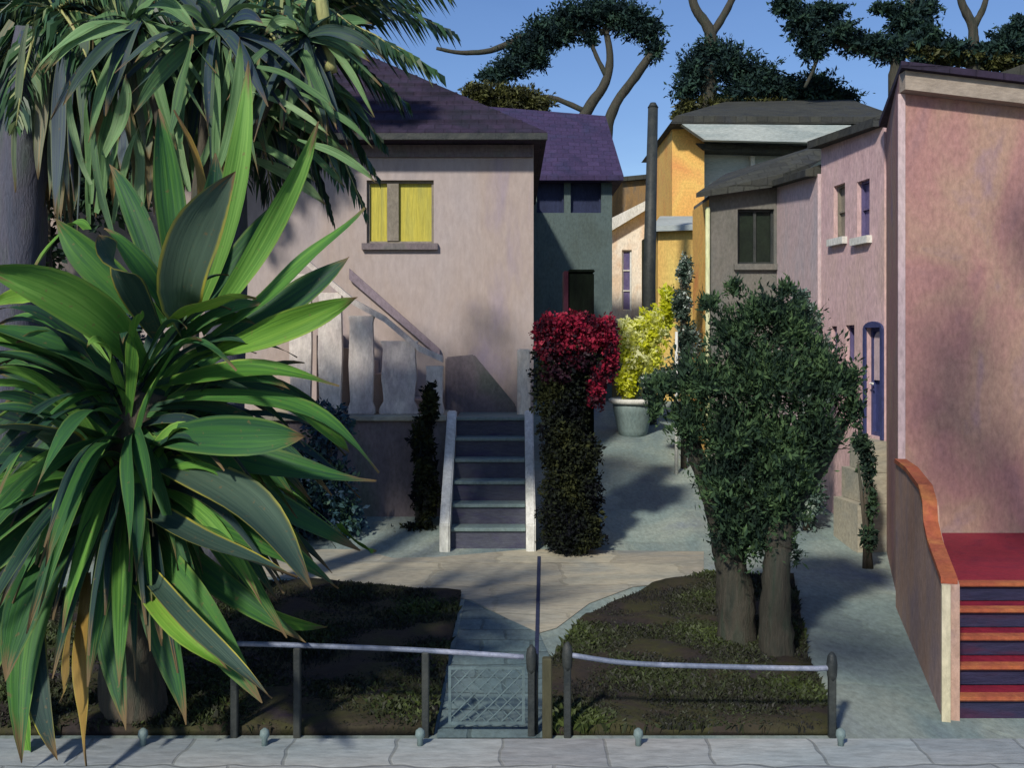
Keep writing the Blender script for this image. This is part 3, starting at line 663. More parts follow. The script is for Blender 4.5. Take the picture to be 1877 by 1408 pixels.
for i, (x, lab) in enumerate(((262, 'small grey peg on the pavement edge, beneath the spiky plant'), (485, 'small grey peg on the pavement edge in front of the left bed'), (770, 'small grey peg near the right front corner of the left bed'), (1170, 'small grey peg on the pavement in front of the right bed'), (1541, 'small grey peg on the pavement by the right bed corner'))):
    bm = bmesh.new(); c = Vector((X(x, 5.93), 5.93, 0))
    tube(bm, [c+Vector((0,0,0)), c+Vector((0,0,.05)), c+Vector((0,0,.07)), c+Vector((0,0,.10)), c+Vector((0,0,.115))], [.018, .018, .03, .026, .008], 12)
    o = finish('ground_peg', bm, M['pot'], None, True, origin=c); tag(o, lab, 'peg', 'small pegs along the pavement')
gt = thing('garden_gate', 'low teal lattice gate closing the garden walk between the two beds', 'gate', (X(900, 6.16), 6.16, 0))
M['gate'] = mat('teal_painted_lattice', [(.08,.12,.13), (.12,.17,.18)], (1,1,1), 4)
gx0, gx1, gz0, gz1 = X(822, 6.16), X(962, 6.16), .05, Z(1222, 6.16)
bm = bmesh.new(); box(bm, gx0, gx1, 6.15, 6.17, gz0, gz0+.018); box(bm, gx0, gx1, 6.15, 6.17, gz1-.018, gz1); box(bm, gx0, gx0+.018, 6.15, 6.17, gz0+.0185, gz1-.0185); box(bm, gx1-.018, gx1, 6.15, 6.17, gz0+.0185, gz1-.0185)
finish('frame', bm, M['gate'], gt)
bm = bmesh.new(); Hh = gz1-gz0
for sgn, yy in ((1, 6.154), (-1, 6.163)):
    for k in range(-6, 7):
        c = (gx0+gx1)/2+k*.085
        if sgn*0 == 0:
            p0, p1 = Vector((c-sgn*.17, yy, gz0+.01)), Vector((c+sgn*.17, yy, gz1-.01))
            # clip to the frame
            lo_, hi_ = 0.0, 1.0; dx = p1.x-p0.x
            ta, tb = sorted(((gx0+.01-p0.x)/dx, (gx1-.01-p0.x)/dx)); lo_, hi_ = max(0, ta), min(1, tb)
            if hi_-lo_ > .08: tube(bm, [p0.lerp(p1, lo_), p0.lerp(p1, hi_)], [.0042, .0042], 6)
finish('lattice', bm, M['gate'], gt)
# thin dark post that stands at the walk's edge
bm = bmesh.new(); tube(bm, [G(983, 1345), G(983, 1345)+Vector((0,0,Z(1200, 6.14)))], [.012, .012], 8)
o = finish('thin_stake', bm, M['dark'], None, True, origin=G(983, 1345)); tag(o, 'thin dark stake at the right edge of the teal garden walk', 'stake')
# paving joint running from the stairs to the kerb
sheet('paving_joint', [G(985, 1020), G(991, 1020), G(984, 1345), G(976, 1345)], .0, M['navywall'])

# ------------------------------------------------------------------ foliage
LM = {}
LM['tree'] = leafmat('tree_leaves', [(.014,.028,.024), (.026,.048,.035), (.045,.085,.045), (.075,.13,.06)], trans=.22, spec=.12, rough=.8)
LM['treeM'] = leafmat('tree_blades', [(.018,.034,.026), (.034,.065,.038), (.06,.11,.05), (.10,.17,.07)], trans=.28, spec=.1, rough=.85)
LM['dark'] = leafmat('dark_shrub_leaves', [(.007,.008,.012), (.011,.015,.012), (.02,.026,.013), (.04,.045,.016)], trans=.08, spec=.1, rough=.85)
LM['red'] = leafmat('red_bracts', [(.02,.004,.012), (.13,.007,.022), (.27,.01,.035), (.40,.02,.055)], trans=.15)
LM['lime'] = leafmat('lime_leaves', [(.55,.58,.02), (.72,.76,.04), (.80,.82,.18), (.84,.86,.5)], trans=.45)
LM['white'] = leafmat('flowering_climber', [(.015,.03,.02), (.03,.06,.04), (.12,.17,.13), (.6,.66,.6)], trans=.1)
LM['pine'] = leafmat('pine_needles', [(.010,.022,.026), (.016,.036,.036), (.026,.055,.045), (.04,.08,.05)], trans=.1, spec=.1, rough=.8)
LM['olive'] = leafmat('olive_leaves', [(.02,.024,.01), (.04,.045,.014), (.075,.08,.02), (.10,.11,.03)], trans=.08)
LM['blue'] = leafmat('blue_green_leaves', [(.012,.022,.04), (.02,.05,.09), (.03,.08,.10), (.04,.09,.05)], trans=.08)
LM['grass'] = leafmat('bed_plants', [(.022,.022,.02), (.03,.034,.018), (.036,.05,.018), (.06,.085,.02)], trans=.1)
LM['teal'] = leafmat('grey_green_leaves', [(.03,.06,.05), (.06,.11,.09), (.14,.20,.17), (.3,.36,.3)], trans=.1)
LM['frond'] = leafmat('palm_leaflets', [(.012,.028,.028), (.025,.06,.035), (.05,.12,.04), (.24,.28,.12)], trans=.12, rough=.45)
LM['dry'] = leafmat('dry_palm_leaves', [(.05,.05,.09), (.09,.08,.10), (.18,.13,.10), (.36,.22,.08)], trans=.15)

# two-stemmed tree
tr = thing('tree', 'dark green two-stemmed tree in the right bed behind the grey rail', 'tree', G(1400, 1200))
TT = 7.75
b1 = G(1345, 1180).y; b2 = G(1430, 1205).y
bm = bmesh.new(); limb(bm, [(1352, 1190, b1), (1348, 1100, b1), (1335, 1010, b1), (1310, 920, 7.9), (1270, 820, 7.9), (1240, 740, 7.9)], 7.8, .165, .045, 16)
limb(bm, [(1330, 1030, b1), (1380, 930, 8.1), (1400, 820, 8.1)], 7.8, .11, .05, 10)
tk = finish('trunk', bm, M['bark2'], tr, True)
bm = bmesh.new(); limb(bm, [(1424, 1212, b2), (1422, 1120, b2), (1426, 1020, b2), (1445, 940, 7.8), (1500, 860, 7.9), (1550, 770, 7.9)], 7.7, .135, .04, 16)
limb(bm, [(1428, 1010, b2), (1410, 900, 7.85), (1390, 780, 7.95), (1400, 640, 7.95)], 7.7, .10, .04, 10)
finish('trunk', bm, M['bark2'], tr, True)
cr = [(1400,575,66,50), (1345,610,60,56), (1448,605,56,64), (1290,700,80,54), (1400,690,120,90), (1505,690,66,74), (1262,775,46,50), (1340,800,80,80), (1420,820,84,90), (1498,790,52,66), (1322,880,56,70), (1420,910,66,90), (1552,704,34,50,.1), (1215,706,40,24,.15), (1470,860,34,60,.15), (1380,980,60,56,-.1), (1440,530,24,24,.1), (1335,960,36,60,-.1), (1562,752,24,44), (1432,990,34,60,-.05), (1300,555,26,22), (1200,745,24,30,.1), (1345,525,20,22), (1400,880,60,50,-.15)]
leaves('crown', pb(cr, TT, k=.84), 62000, .052, LM['treeM'], tr, aspect=.34, shell=.66, ragged=.72, clump=2.9, droop=-.9)
bm = bmesh.new()
for (x_, y_) in ((1300, 640), (1230, 720), (1370, 560), (1450, 560), (1520, 650), (1500, 740), (1250, 800), (1330, 700), (1470, 680), (1560, 720), (1400, 620)):
    limb(bm, [(1375+(x_-1400)*.2, 940, 7.9), (1385+(x_-1390)*.55, (940+y_)/2+25, 7.85), (x_, y_, 7.8)], 7.8, .032, .008, 7)
finish('branches', bm, M['bark2'], tr, True)

# red flowering shrub on dark hedge
sh = thing('bougainvillea', 'tall dark shrub topped with crimson blossom, right of the stone stairs', 'shrub', G(1048, 1016))
SD = 11.35
low = [(1050,985,60,30), (1048,950,62,50), (1048,890,60,60), (1046,830,58,50), (1034,775,46,50), (1026,725,50,50), (1038,690,64,44), (1052,650,70,45,-.1)]
leaves('foliage', pb(low, SD, dep=.34, k=1.0), 52000, .045, LM['dark'], sh, aspect=.55, shell=.55, ragged=.2)
up_ = [(1010,606,34,32), (1052,600,42,30), (1100,612,34,36), (1114,650,20,50), (1096,700,14,40), (1010,640,30,20,-.15), (1020,632,36,18,-.1), (1070,630,40,22,-.15), (1050,662,54,24,-.55), (1020,685,34,20,-.75), (1088,705,18,44,-.35)]
leaves('blossom', [(c-Vector((0, .12, 0)), r_, s_) for c, r_, s_ in pb(up_, SD, dep=.26, k=.95)], 30000, .04, LM['red'], sh, aspect=.8, shell=.6, ragged=.34)
bm = bmesh.new(); limb(bm, [(1045, 1018), (1040, 900), (1042, 760), (1050, 640)], SD, .05, .03, 8); limb(bm, [(1060, 1016), (1065, 900), (1060, 800), (1085, 680)], SD, .04, .02, 8)
finish('stem', bm, M['bark'], sh, True)

def shrub(name, label, cat, lst, d, n, size, m, base, dep=None, aspect=.5, ragged=.35, group=None, k=.9, droop=0, stem=True):
    t = thing(name, label, cat, base, group)
    leaves('foliage', pb(lst, d, dep, k), n, size, m, t, aspect=aspect, ragged=ragged, droop=droop, seed=int(lst[0][0]))
    if stem:
        bm = bmesh.new(); cx = base[0]
        for q in range(3):
            tp = P(lst[0][0], lst[0][1], d)+Vector((random.uniform(-.1, .1), random.uniform(-.05, .05), 0))
            tube(bm, [Vector(base)+Vector((random.uniform(-.04, .04), 0, -.05)), (Vector(base)+tp)/2+Vector((random.uniform(-.06, .06), 0, 0)), tp], [.03, .022, .012], 7)
        finish('stem', bm, M['bark'], t, True)
    return t
shrub('shrub', 'dark green clipped shrub against the left side wall of the stone stairs', 'shrub', [(780,900,26,90), (775,820,24,70,.05), (788,740,18,45,.1), (770,985,36,36), (720,990,34,24,.1), (680,1000,30,14,.15)], 12.3, 11000, .06, LM['dark'], (X(775, 12.3), 12.3, .1), dep=.2)
shrub('yellow_shrub', 'bright lime yellow shrub growing out of the teal planter, behind the red blossom', 'shrub', [(1162,640,38,46,.35), (1200,598,34,38,.1), (1224,560,16,40,-.2), (1152,700,24,34,-.1), (1190,660,28,34,.1), (1150,600,20,20,.3)], 17.2, 9000, .09, LM['lime'], (X(1160, 17.2), 17.2, gz(17.2)+.45))
shrub('climbing_plant', 'dark climbing plant with white flowers left of the taupe house', 'climber', [(1256,500,15,34), (1250,560,20,36), (1262,625,26,40), (1255,690,28,34), (1215,695,30,22,-.1), (1185,700,14,12,-.1)], 15.0, 9000, .06, LM['white'], (X(1255, 15), 15, gz(15)), dep=.22)
shrub('shrub', 'grey green leafy bush beside the tree, below the lilac pink house', 'shrub', [(1478,590,26,40), (1500,640,22,34), (1468,550,16,22,-.3), (1490,720,30,60), (1485,820,32,70), (1480,910,34,60)], 12.2, 8000, .06, LM['teal'], (X(1478, 12.2), 12.2, .1), dep=.3)
shrub('shrub', 'narrow dark green shrub below the blue arched door', 'shrub', [(1590,850,16,46), (1578,812,18,24), (1596,920,13,44,.1), (1592,985,16,30,-.1)], 10.6, 2600, .05, LM['tree'], (X(1590, 10.6), 10.6, .0), dep=.14)
shrub('shrub', 'blue green shrub behind the spiky plant, against the grey stair wall', 'shrub', [(600,780,50,45), (560,860,70,60), (620,950,55,45), (540,950,70,60), (600,890,60,50,.2)], 12.0, 12000, .07, LM['blue'], (X(590, 12), 12, .1), dep=.35)  # dark blue shade of this spot put into the leaf colour
shrub('hedge', 'dark hedge behind the spiky plant at the far left', 'hedge', [(-20,560,90,120), (90,620,90,120), (200,640,90,110), (20,800,120,140), (200,860,120,140), (360,800,90,140), (360,960,120,90), (120,960,140,90), (480,900,70,90)], 11.2, 26000, .09, LM['blue'], (X(150, 11.2), 11.2, 0), dep=.5)
# white garden stake beside the climber
bm = bmesh.new(); tube(bm, [(X(1240, 14.7), 14.7, gz(14.7)-.05), (X(1240, 14.7), 14.7, Z(608, 14.7))], [.028, .022], 8)
o = finish('garden_stake', bm, M['white'], None, True, origin=(X(1240, 14.7), 14.7, gz(14.7))); tag(o, 'thin white stake standing between the yellow shrub and the tree', 'stake')
# planter
pt = thing('planter', 'round teal planter with a pale curved rim holding the yellow shrub', 'planter', (X(1160, 17.2), 17.2, gz(17.2)))
def lathe(bm, c, prof, n=28):
    rings = [[bm.verts.new((c[0]+r_*math.cos(2*math.pi*k/n), c[1]+r_*math.sin(2*math.pi*k/n), c[2]+z_)) for k in range(n)] for r_, z_ in prof]
    for i in range(len(rings)-1):
        for k in range(n): bm.faces.new((rings[i][k], rings[i][(k+1) % n], rings[i+1][(k+1) % n], rings[i+1][k]))
    bm.faces.new(rings[0])
    bm.faces.new(rings[-1])
pc = (X(1160, 17.2), 17.2, gz(17.2))
bm = bmesh.new(); lathe(bm, pc, [(.22, -.1), (.26, .05), (.33, .36), (.36, .56), (.32, .56), (.31, .50), (.02, .49)]); finish('pot', bm, M['pot'], pt, True)
bm = bmesh.new(); lathe(bm, pc, [(.362, .51), (.41, .53), (.42, .59), (.37, .605), (.325, .59), (.324, .51)]); finish('rim', bm, M['white'], pt, True)

# bed ground cover
def scatter(name, poly, count, hgt, m, z=.03, lean=.35, patch=1.3, sd=1):
    r = random.Random(sd); xs_ = [p.x for p in poly]; ys_ = [p.y for p in poly]
    def inside(x, y):
        c = False; n = len(poly)
        for i in range(n):
            a, b = poly[i], poly[(i+1) % n]
            if (a.y > y) != (b.y > y) and x < (b.x-a.x)*(y-a.y)/(b.y-a.y)+a.x: c = not c
        return c
    vs, fs, cs = [], [], []
    while len(fs) < count:
        x, y = r.uniform(min(xs_), max(xs_)), r.uniform(min(ys_), max(ys_))
        if not inside(x, y): continue
        pn = noise.noise(Vector((x*patch, y*patch, 3)))
        if pn < r.uniform(-.9, -.1): continue
        h_ = hgt*r.uniform(.4, 1.3)*(1+pn); an = r.uniform(0, 6.28); w_ = h_*.42
        dx, dy = math.cos(an), math.sin(an); l = r.uniform(.3, 1)*h_*1.6; an2 = r.uniform(0, 6.28)
        tx, ty = math.cos(an2)*l, math.sin(an2)*l
        i = len(vs)
        vs += [(x-dx*w_, y-dy*w_, z-.03), (x+dx*w_, y+dy*w_, z-.03), (x+tx*.5+dx*w_*.8, y+ty*.5+dy*w_*.8, z+h_*.6), (x+tx, y+ty, z+h_), (x+tx*.5-dx*w_*.8, y+ty*.5-dy*w_*.8, z+h_*.6)]
        fs.append((i, i+1, i+2, i+3, i+4)); cs += [min(1, max(0, .35+pn*.9+r.gauss(0, .2)))]*5
    me = bpy.data.meshes.new(name); me.from_pydata(vs, [], fs); me.update()
    ca = me.color_attributes.new('v', 'FLOAT_COLOR', 'POINT')
    ca.data.foreach_set('color', np.repeat(np.array(cs, np.float32), 4).reshape(-1, 4).ravel())
    me.materials.append(m); o = bpy.data.objects.new(name, me); C.objects.link(o); o['kind'] = 'stuff'; return o
o = scatter('grass', bedL, 42000, .026, LM['grass'], sd=3); tag(o, 'low olive and brown ground cover in the left bed', 'grass')
o = scatter('grass', bedR, 34000, .028, LM['grass'], sd=5); tag(o, 'low olive and brown ground cover in the right bed around the tree', 'grass')

# ------------------------------------------------------------------ skyline trees
def skytree(label, d, base_px, limbs, parts, cat='tree', nm='pine_tree', size=.22):
    b = Vector((X(base_px, d), d, gz(d)-.2)); t = thing(nm, label, cat, b, 'trees on the skyline')
    bm = bmesh.new()
    for l in limbs: limb(bm, l[0], d, l[1], l[2], 8, .2)
    finish('trunk', bm, M['bark2'], t, True)
    for (bl_, n, m_) in parts:
        leaves('crown', pb(bl_, d, k=.92), int(n*2.6), size*.6, m_, t, aspect=.34, ragged=.6, clump=2.8, shell=.6, seed=base_px)
    return t
skytree('windswept pine with an arching crown and bending stems, above the violet roof', 30, 1075,
    [([(1030,640),(1035,300),(1075,205),(1110,150),(1118,100),(1108,45)], .22, .08), ([(1100,640),(1110,300),(1122,205),(1165,140),(1200,85),(1195,50)], .20, .09),
     ([(1075,205),(1010,178),(960,185),(930,200)], .09, .05), ([(1112,140),(1090,95),(1075,55)], .08, .05), ([(960,66),(900,92),(845,96),(800,88)], .11, .05), ([(1085,60),(1020,60),(960,66)], .1, .1), ([(1100,60),(1150,40),(1195,50)], .1, .08)],
    [([(1060,32,60,28), (1105,20,50,26), (1150,34,46,30), (1185,52,34,28), (1000,62,44,34), (962,92,40,28), (935,122,40,22), (1030,60,30,24), (905,140,34,16,.0), (1200,90,18,24,.1), (985,110,22,22), (1080,70,18,14)], 14000, LM['pine']),
     ], size=.24)
skytree('low olive green tree just behind the plum roof, left of the violet roof', 27, 930,
    [([(935,640),(935,300),(925,200)], .15, .06)], [([(900,178,48,26), (950,180,44,24), (930,205,40,22), (985,188,34,16), (870,165,24,14), (990,215,26,16)], 8000, LM['olive'])], nm='olive_tree', size=.2)
skytree('dark pine with forked bare top and cone of foliage, over the grey roof', 27, 1300,
    [([(1300,640),(1300,200),(1298,110),(1302,60),(1275,15),(1262,-30)], .25, .10), ([(1300,70),(1325,30),(1345,-10),(1350,-30)], .12, .07), ([(1300,120),(1400,140),(1480,160)], .1, .05)],
    [([(1300,98,36,30), (1270,130,36,36), (1330,118,46,40), (1385,145,52,40), (1435,165,50,30), (1500,160,46,28), (1540,178,40,16), (1260,165,30,22), (1480,185,60,18), (1360,175,60,22)], 15000, LM['pine']),
     ([(1260,198,22,20), (1310,192,40,16), (1400,196,70,14), (1500,198,60,12), (1240,215,10,14)], 5000, LM['olive'])])
skytree('broad dark pine with drooping branches at top right, left of the rose pink roof', 25, 1640,
    [([(1640,640),(1640,200),(1645,110),(1660,60),(1670,0)], .2, .1), ([(1645,110),(1590,95),(1540,80),(1490,40)], .09, .05), ([(1500,100),(1490,130),(1475,160)], .05, .04)],
    [([(1440,8,26,24), (1470,40,34,34), (1490,84,30,26), (1535,58,44,26), (1590,80,46,22), (1640,92,40,22), (1660,40,34,38), (1690,20,30,26), (1620,15,30,12), (1510,20,40,20), (1680,80,34,30)], 12000, LM['pine'])])
skytree('olive topped pine with thin forked stem at far right above the rose pink house', 22, 1785,
    [([(1785,640),(1785,150),(1784,80),(1782,45),(1765,10),(1755,-30)], .16, .07), ([(1783,50),(1802,15),(1815,-30)], .09, .05)],
    [([(1700,70,30,26), (1740,92,40,22), (1800,100,40,18), (1850,80,40,26), (1870,50,24,24), (1890,100,40,30), (1690,110,20,14)], 8000, LM['pine']), ([(1720,104,40,12), (1780,108,40,12), (1840,116,50,12), (1690,90,20,14), (1890,125,30,10)], 4500, LM['olive'])])

# ------------------------------------------------------------------ strap leaves
def strap(vs, fs, cs, pts, w, tint, nseg=14, fold=.18, tipn=.9):
    a, b, c = pts; n0 = len(vs)
    side0 = None
    for i in range(nseg+1):
        t = i/nseg
        p = a*(1-t)**2+b*2*t*(1-t)+c*t*t; tan = ((b-a)*(1-t)+(c-b)*t).normalized()
        view = Vector((p.x, p.y, p.z-CH)).normalized()
        upv = Vector((0, 0, 1))
        nrm_ = (upv*.55+Vector((-p.x*.05, -1, .1))*.75)+Vector((tint-.5, 0, 0))*.8
        side = tan.cross(nrm_).normalized(); side = Matrix.Rotation((math.sin(tint*97+a.x*13)*.9)*t+math.sin(a.z*31+tint*50)*.25, 3, tan) @ side; nn = side.cross(tan).normalized()
        prof_ = (0.42+.58*math.sin(min(1, t/.5)*math.pi/2)) if t < .5 else max(.0, 1-((t-.5)/.5)**2.2)
        ww = w*.5*prof_+.001
        for k, s in enumerate((-1, -.5, 0, .5, 1)):
            vs.append(tuple(p+side*ww*s+nn*(fold*ww*(abs(s)-.3)*1.6 + .012*math.sin(t*(7+6*tint)+tint*20+s)*s)))
            cs.append((tint, k/4, t, 1))
    for i in range(nseg):
        for k in range(4):
            q = n0+i*5+k; fs.append((q, q+1, q+6, q+5))
def strapobj(name, data, m, parent):
    vs, fs, cs = [], [], []
    for d_ in data: strap(vs, fs, cs, *d_)
    off = absloc(parent); vs = [tuple(Vector(v)-off) for v in vs]
    me = bpy.data.meshes.new(name); me.from_pydata(vs, [], fs); me.update()
    ca = me.color_attributes.new('v', 'FLOAT_COLOR', 'POINT'); ca.data.foreach_set('color', np.array(cs, np.float32).ravel())
    for p in me.polygons: p.use_smooth = True
    me.materials.append(m); o = bpy.data.objects.new(name, me); link(o, parent); return o
AD = 6.35
M['strap'] = strapmat('strap_leaf_green', [(.014,.034,.036), (.022,.075,.034), (.04,.13,.03), (.09,.23,.035), (.18,.36,.07)], (.26,.30,.06), .3)
M['strapY'] = strapmat('strap_leaf_margined', [(.015,.035,.035), (.03,.065,.05), (.06,.10,.07), (.09,.15,.10)], (.42,.38,.05))
M['strapL'] = strapmat('strap_leaf_lime', [(.02,.06,.015), (.05,.15,.02), (.12,.27,.03), (.22,.36,.05)], (.35,.42,.08), .5)
M['strapO'] = strapmat('strap_leaf_ochre', [(.08,.06,.03), (.20,.13,.03), (.30,.19,.04)], (.35,.32,.06), .6)
ag = thing('giant_yucca', 'huge spiky green plant with broad strap leaves on a thick stem at left', 'plant', G(215, 1345) if False else Vector((X(215, AD), AD, 0)))
def L3(x0, y0, x1, y1, x2, y2, w, t, dm=0, dt=0, d0=None):
    d0 = AD if d0 is None else d0
    a = P(x0, y0, d0); c = P(x2, y2, AD+dt)
    m_ = P(x1, y1, AD+dm); b = (m_-a*.25-c*.25)*2
    return ((a, b, c), w*AD/F*.74, t)
green = [L3(300,600,190,500,100,400,85,.55,-.2,-.2), L3(320,590,250,480,190,420,70,.5,-.3,-.3), L3(350,590,425,360,455,110,60,.85,-.1,.0),
 L3(370,610,490,430,585,222,56,.8,-.2,-.1), L3(390,620,540,500,668,380,72,.62,-.3,-.3), L3(300,740,520,745,696,866,110,.6,-.5,-.6),
 L3(280,780,480,850,690,880,90,.35,-.4,-.3), L3(250,900,420,960,620,1080,80,.5,-.5,-.6), L3(230,960,330,1080,480,1290,90,.55,-.6,-.9),
 L3(270,690,150,560,-40,490,105,.75,-.5,-.8), L3(240,720,120,640,-60,590,90,.4,-.4,-.5), L3(200,740,90,670,-60,650,80,.3,-.5,-.5), L3(200,820,80,760,-60,760,70,.3,-.6,-.7),
 L3(180,880,80,880,-60,960,90,.55,-.5,-.8), L3(330,560,310,360,290,200,75,.5,-.1,.1), L3(330,560,380,420,395,280,70,.3,0,.2), L3(310,600,260,420,200,300,60,.35,.1,.3),
 L3(340,600,440,480,560,330,80,.3,.1,.2), L3(360,640,520,560,640,470,80,.3,.1,.2), L3(170,960,70,1060,10,1250,90,.4,-.5,-.8), L3(150,980,60,1120,40,1400,80,.5,-.4,-.8),
 L3(200,980,200,1120,230,1340,70,.35,-.4,-.7), L3(230,980,290,1120,340,1330,80,.35,-.4,-.6), L3(240,940,360,1040,560,1180,70,.45,-.2,-.3),L3(300,850,470,910,660,1010,70,.4,-.1,.2),
 L3(160,900,60,960,-60,1080,90,.4,-.3,-.5), L3(130,1000,20,1120,-30,1300,90,.4,-.3,-.5), L3(270,800,420,800,560,800,90,.4,-.7,-.9)]
marg = [L3(335,620,345,470,432,314,118,.75,-.5,-.75), L3(280,850,430,910,572,1080,120,.62,-.7,-1.0), L3(150,840,60,790,-50,790,118,.5,-.7,-1.1),
 L3(90,1030,60,1200,106,1395,62,.2,-.5,-.7), L3(250,920,350,980,545,1060,84,.5,-.8,-1.1), L3(290,620,220,500,180,430,80,.4,-.6,-.8), L3(230,1000,330,1120,498,1282,46,.5,-.9,-1.2)]
lime = [L3(390,650,520,600,656,545,72,.6,-.2,-.2), L3(300,705,450,680,622,706,66,.35,-.4,-.5), L3(240,1020,300,1120,420,1230,54,.75,-.8,-1.0), L3(350,1020,470,1120,600,1150,40,.5,0,.1),
 L3(520,740,590,780,640,830,36,.6,.2,.2), L3(100,560,50,540,-20,560,44,.7,.1,.1), L3(160,420,120,420,60,500,44,.5,.3,.3), L3(90,980,40,1000,-30,990,60,.4,-.2,-.2), L3(20,1240,40,1320,60,1410,40,.5,-.4,-.5), L3(300,600,380,560,470,545,44,.8,-.7,-.9), L3(620,960,660,1000,690,1010,30,.4,.5,.6)]
och = [L3(300,560,330,400,280,250,34,.7,.4,.4), L3(350,560,375,380,320,200,36,.8,.3,.3), L3(160,1050,150,1220,160,1405,40,.7,-.6,-.9), L3(130,1080,125,1200,110,1290,22,.4,-.7,-.9)]
# a full head of further blades round the crown
cen = P(235, 800, AD)
rr_ = random.Random(5); fill = []
for i in range(270):
    th_ = rr_.uniform(0, 2*math.pi); el = rr_.uniform(-.9, .95)
    dx, dy = math.cos(th_)*math.cos(el), math.sin(th_)*math.cos(el)
    if el > .2 and dy < -.75: continue
    ln = rr_.uniform(.85, 1.4); dz = math.sin(el)
    base_ = cen+Vector((dx*.1, dy*.1, rr_.uniform(-.35, .35)))
    tip = base_+Vector((dx*ln, dy*ln*.9, dz*ln-.15-.35*(1-abs(dz))))
    mid = base_+Vector((dx*ln*.55, dy*ln*.5, dz*ln*.6+.18))
    fill.append(((base_, mid, tip), rr_.uniform(.05, .13), rr_.random()**1.5*.95))
strapobj('leaves', green+fill, M['strap'], ag); strapobj('margined_leaves', marg, M['strapY'], ag)
strapobj('lime_leaves', lime, M['strapL'], ag); strapobj('dry_leaves', och, M['strapO'], ag)
bm = bmesh.new(); tube(bm, smoothpath([(cen.x+.03, AD+.05, -.05), (cen.x-.02, AD+.05, .5), (cen.x-.03, AD+.05, 1.1), (cen.x, AD+.05, 1.7), (cen.x+.1, AD+.05, 2.1)], 5), [.2-.003*i for i in range(21)], 14, .3); finish('stem', bm, M['bark'], ag, True)

# ------------------------------------------------------------------ palms at upper left
def frond(vs, fs, cs, a, b, c, ll, r, n=34, lw=.022, sag=.5, base=.5):
    for i in range(n):
        t = .08+.92*i/(n-1); p = a*(1-t)**2+b*2*t*(1-t)+c*t*t; tan = ((b-a)*(1-t)+(c-b)*t).normalized()
        sd = tan.cross(Vector((0, 0, 1))).normalized()
        for s in (-1, 1):
            l = ll*(math.sin(math.pi*(.12+.80*t)))*r.uniform(.8, 1.2)
            d1 = (tan*.75+sd*s*.65+Vector((0, 0, -sag*.4))).normalized(); d2 = (tan*.6+sd*s*.35+Vector((0, 0, -sag*1.5))).normalized()
            m_ = p+d1*l*.5; e = m_+d2*l*.5; wv = d1.cross(Vector((r.uniform(-1, 1), r.uniform(-1, 1), r.uniform(-1, 1)))).normalized()*lw*r.uniform(.7, 1.4)
            k = len(vs); vs += [tuple(p), tuple(m_-wv), tuple(e), tuple(m_+wv)]; fs.append((k, k+1, k+2, k+3))
            v = min(1, max(0, base+r.gauss(0, .22))); cs += [(v, v, v, 1)]*4
def meshobj(name, vs, fs, cs, m, parent):
    off = absloc(parent); me = bpy.data.meshes.new(name); me.from_pydata([tuple(Vector(v)-off) for v in vs], [], fs); me.update()
    ca = me.color_attributes.new('v', 'FLOAT_COLOR', 'POINT'); ca.data.foreach_set('color', np.array(cs, np.float32).ravel())
    me.materials.append(m); o = bpy.data.objects.new(name, me); link(o, parent); return o
def palm(label, d, cpx, cpy, trunk_pts, tips, ll, group='palms at the upper left', w0=.2, w1=.15, bark='barklight', sag=.5):
    t = thing('palm_tree', label, 'palm', (X(trunk_pts[0][0], d), d, gz(d)), group)
    bm = bmesh.new(); limb(bm, trunk_pts, d, w0, w1, 14, .25); finish('trunk', bm, M[bark], t, True)
    r = random.Random(cpx); vs, fs, cs = [], [], []; rb = bmesh.new()
    for (x, y, dd) in tips:
        a = P(cpx+r.uniform(-12, 12), cpy+r.uniform(-12, 12), d); c = P(x, y, d+dd)
        b = (a+c)/2+Vector((0, dd*.2, (c-a).length*.30))
        frond(vs, fs, cs, a, b, c, ll, r, sag=sag, base=r.uniform(.3, .6))
        pp = [a*(1-q/6)**2+b*2*(q/6)*(1-q/6)+c*(q/6)**2 for q in range(7)]
        tube(rb, pp, [.022-.0028*q for q in range(7)], 6)
    finish('frond_ribs', rb, M['paleg'], t, True)
    meshobj('fronds', vs, fs, cs, LM['frond'], t)
    return t
PD = 9.2
tips = [(830, 60, .3), (800, 130, -.2), (745, 190, .2), (700, 260, -.3), (690, 320, .2), (668, 385, -.2), (610, 400, .3), (560, 330, -.4), (760, 10, .5), (700, -40, 0), (820, -10, -.4), (640, 200, -.7), (560, 220, -.9),
        (480, 260, -.8), (380, 280, -.4), (300, 240, .2), (260, 160, -.5), (240, 60, .3), (280, -40, .4), (400, -80, 0), (520, -80, .5), (600, -60, -.4), (360, 200, .9), (450, 330, .6), (330, 330, .5), (540, 150, -1.1), (660, 120, -.9), (650, 50, -1), (740, 100, -.7), (590, 290, .8), (500, 380, .4), (620, 330, -.6)]
palm('feathery palm hanging over the beige house roof, right of the dry-leaved palm', PD, 440, 70, [(405, 1040), (410, 700), (420, 350), (440, 80)], tips, .62)
tips2 = [(120, 120, -.3), (60, 180, .2), (-20, 160, 0), (200, 110, .3), (260, 100, -.2), (190, 190, -.6), (310, 30, .3), (-60, 60, .2), (60, -40, 0), (180, -40, 0), (250, 10, -.4), (30, 230, -.5), (300, 130, .2), (240, 200, 0)]
p2 = palm('palm with mauve trunk and hanging dry leaves at the far left edge', 8.6, 90, 20, [(-10, 1130), (20, 700), (40, 350), (75, 60)], tips2, .5, w0=.24, w1=.20)
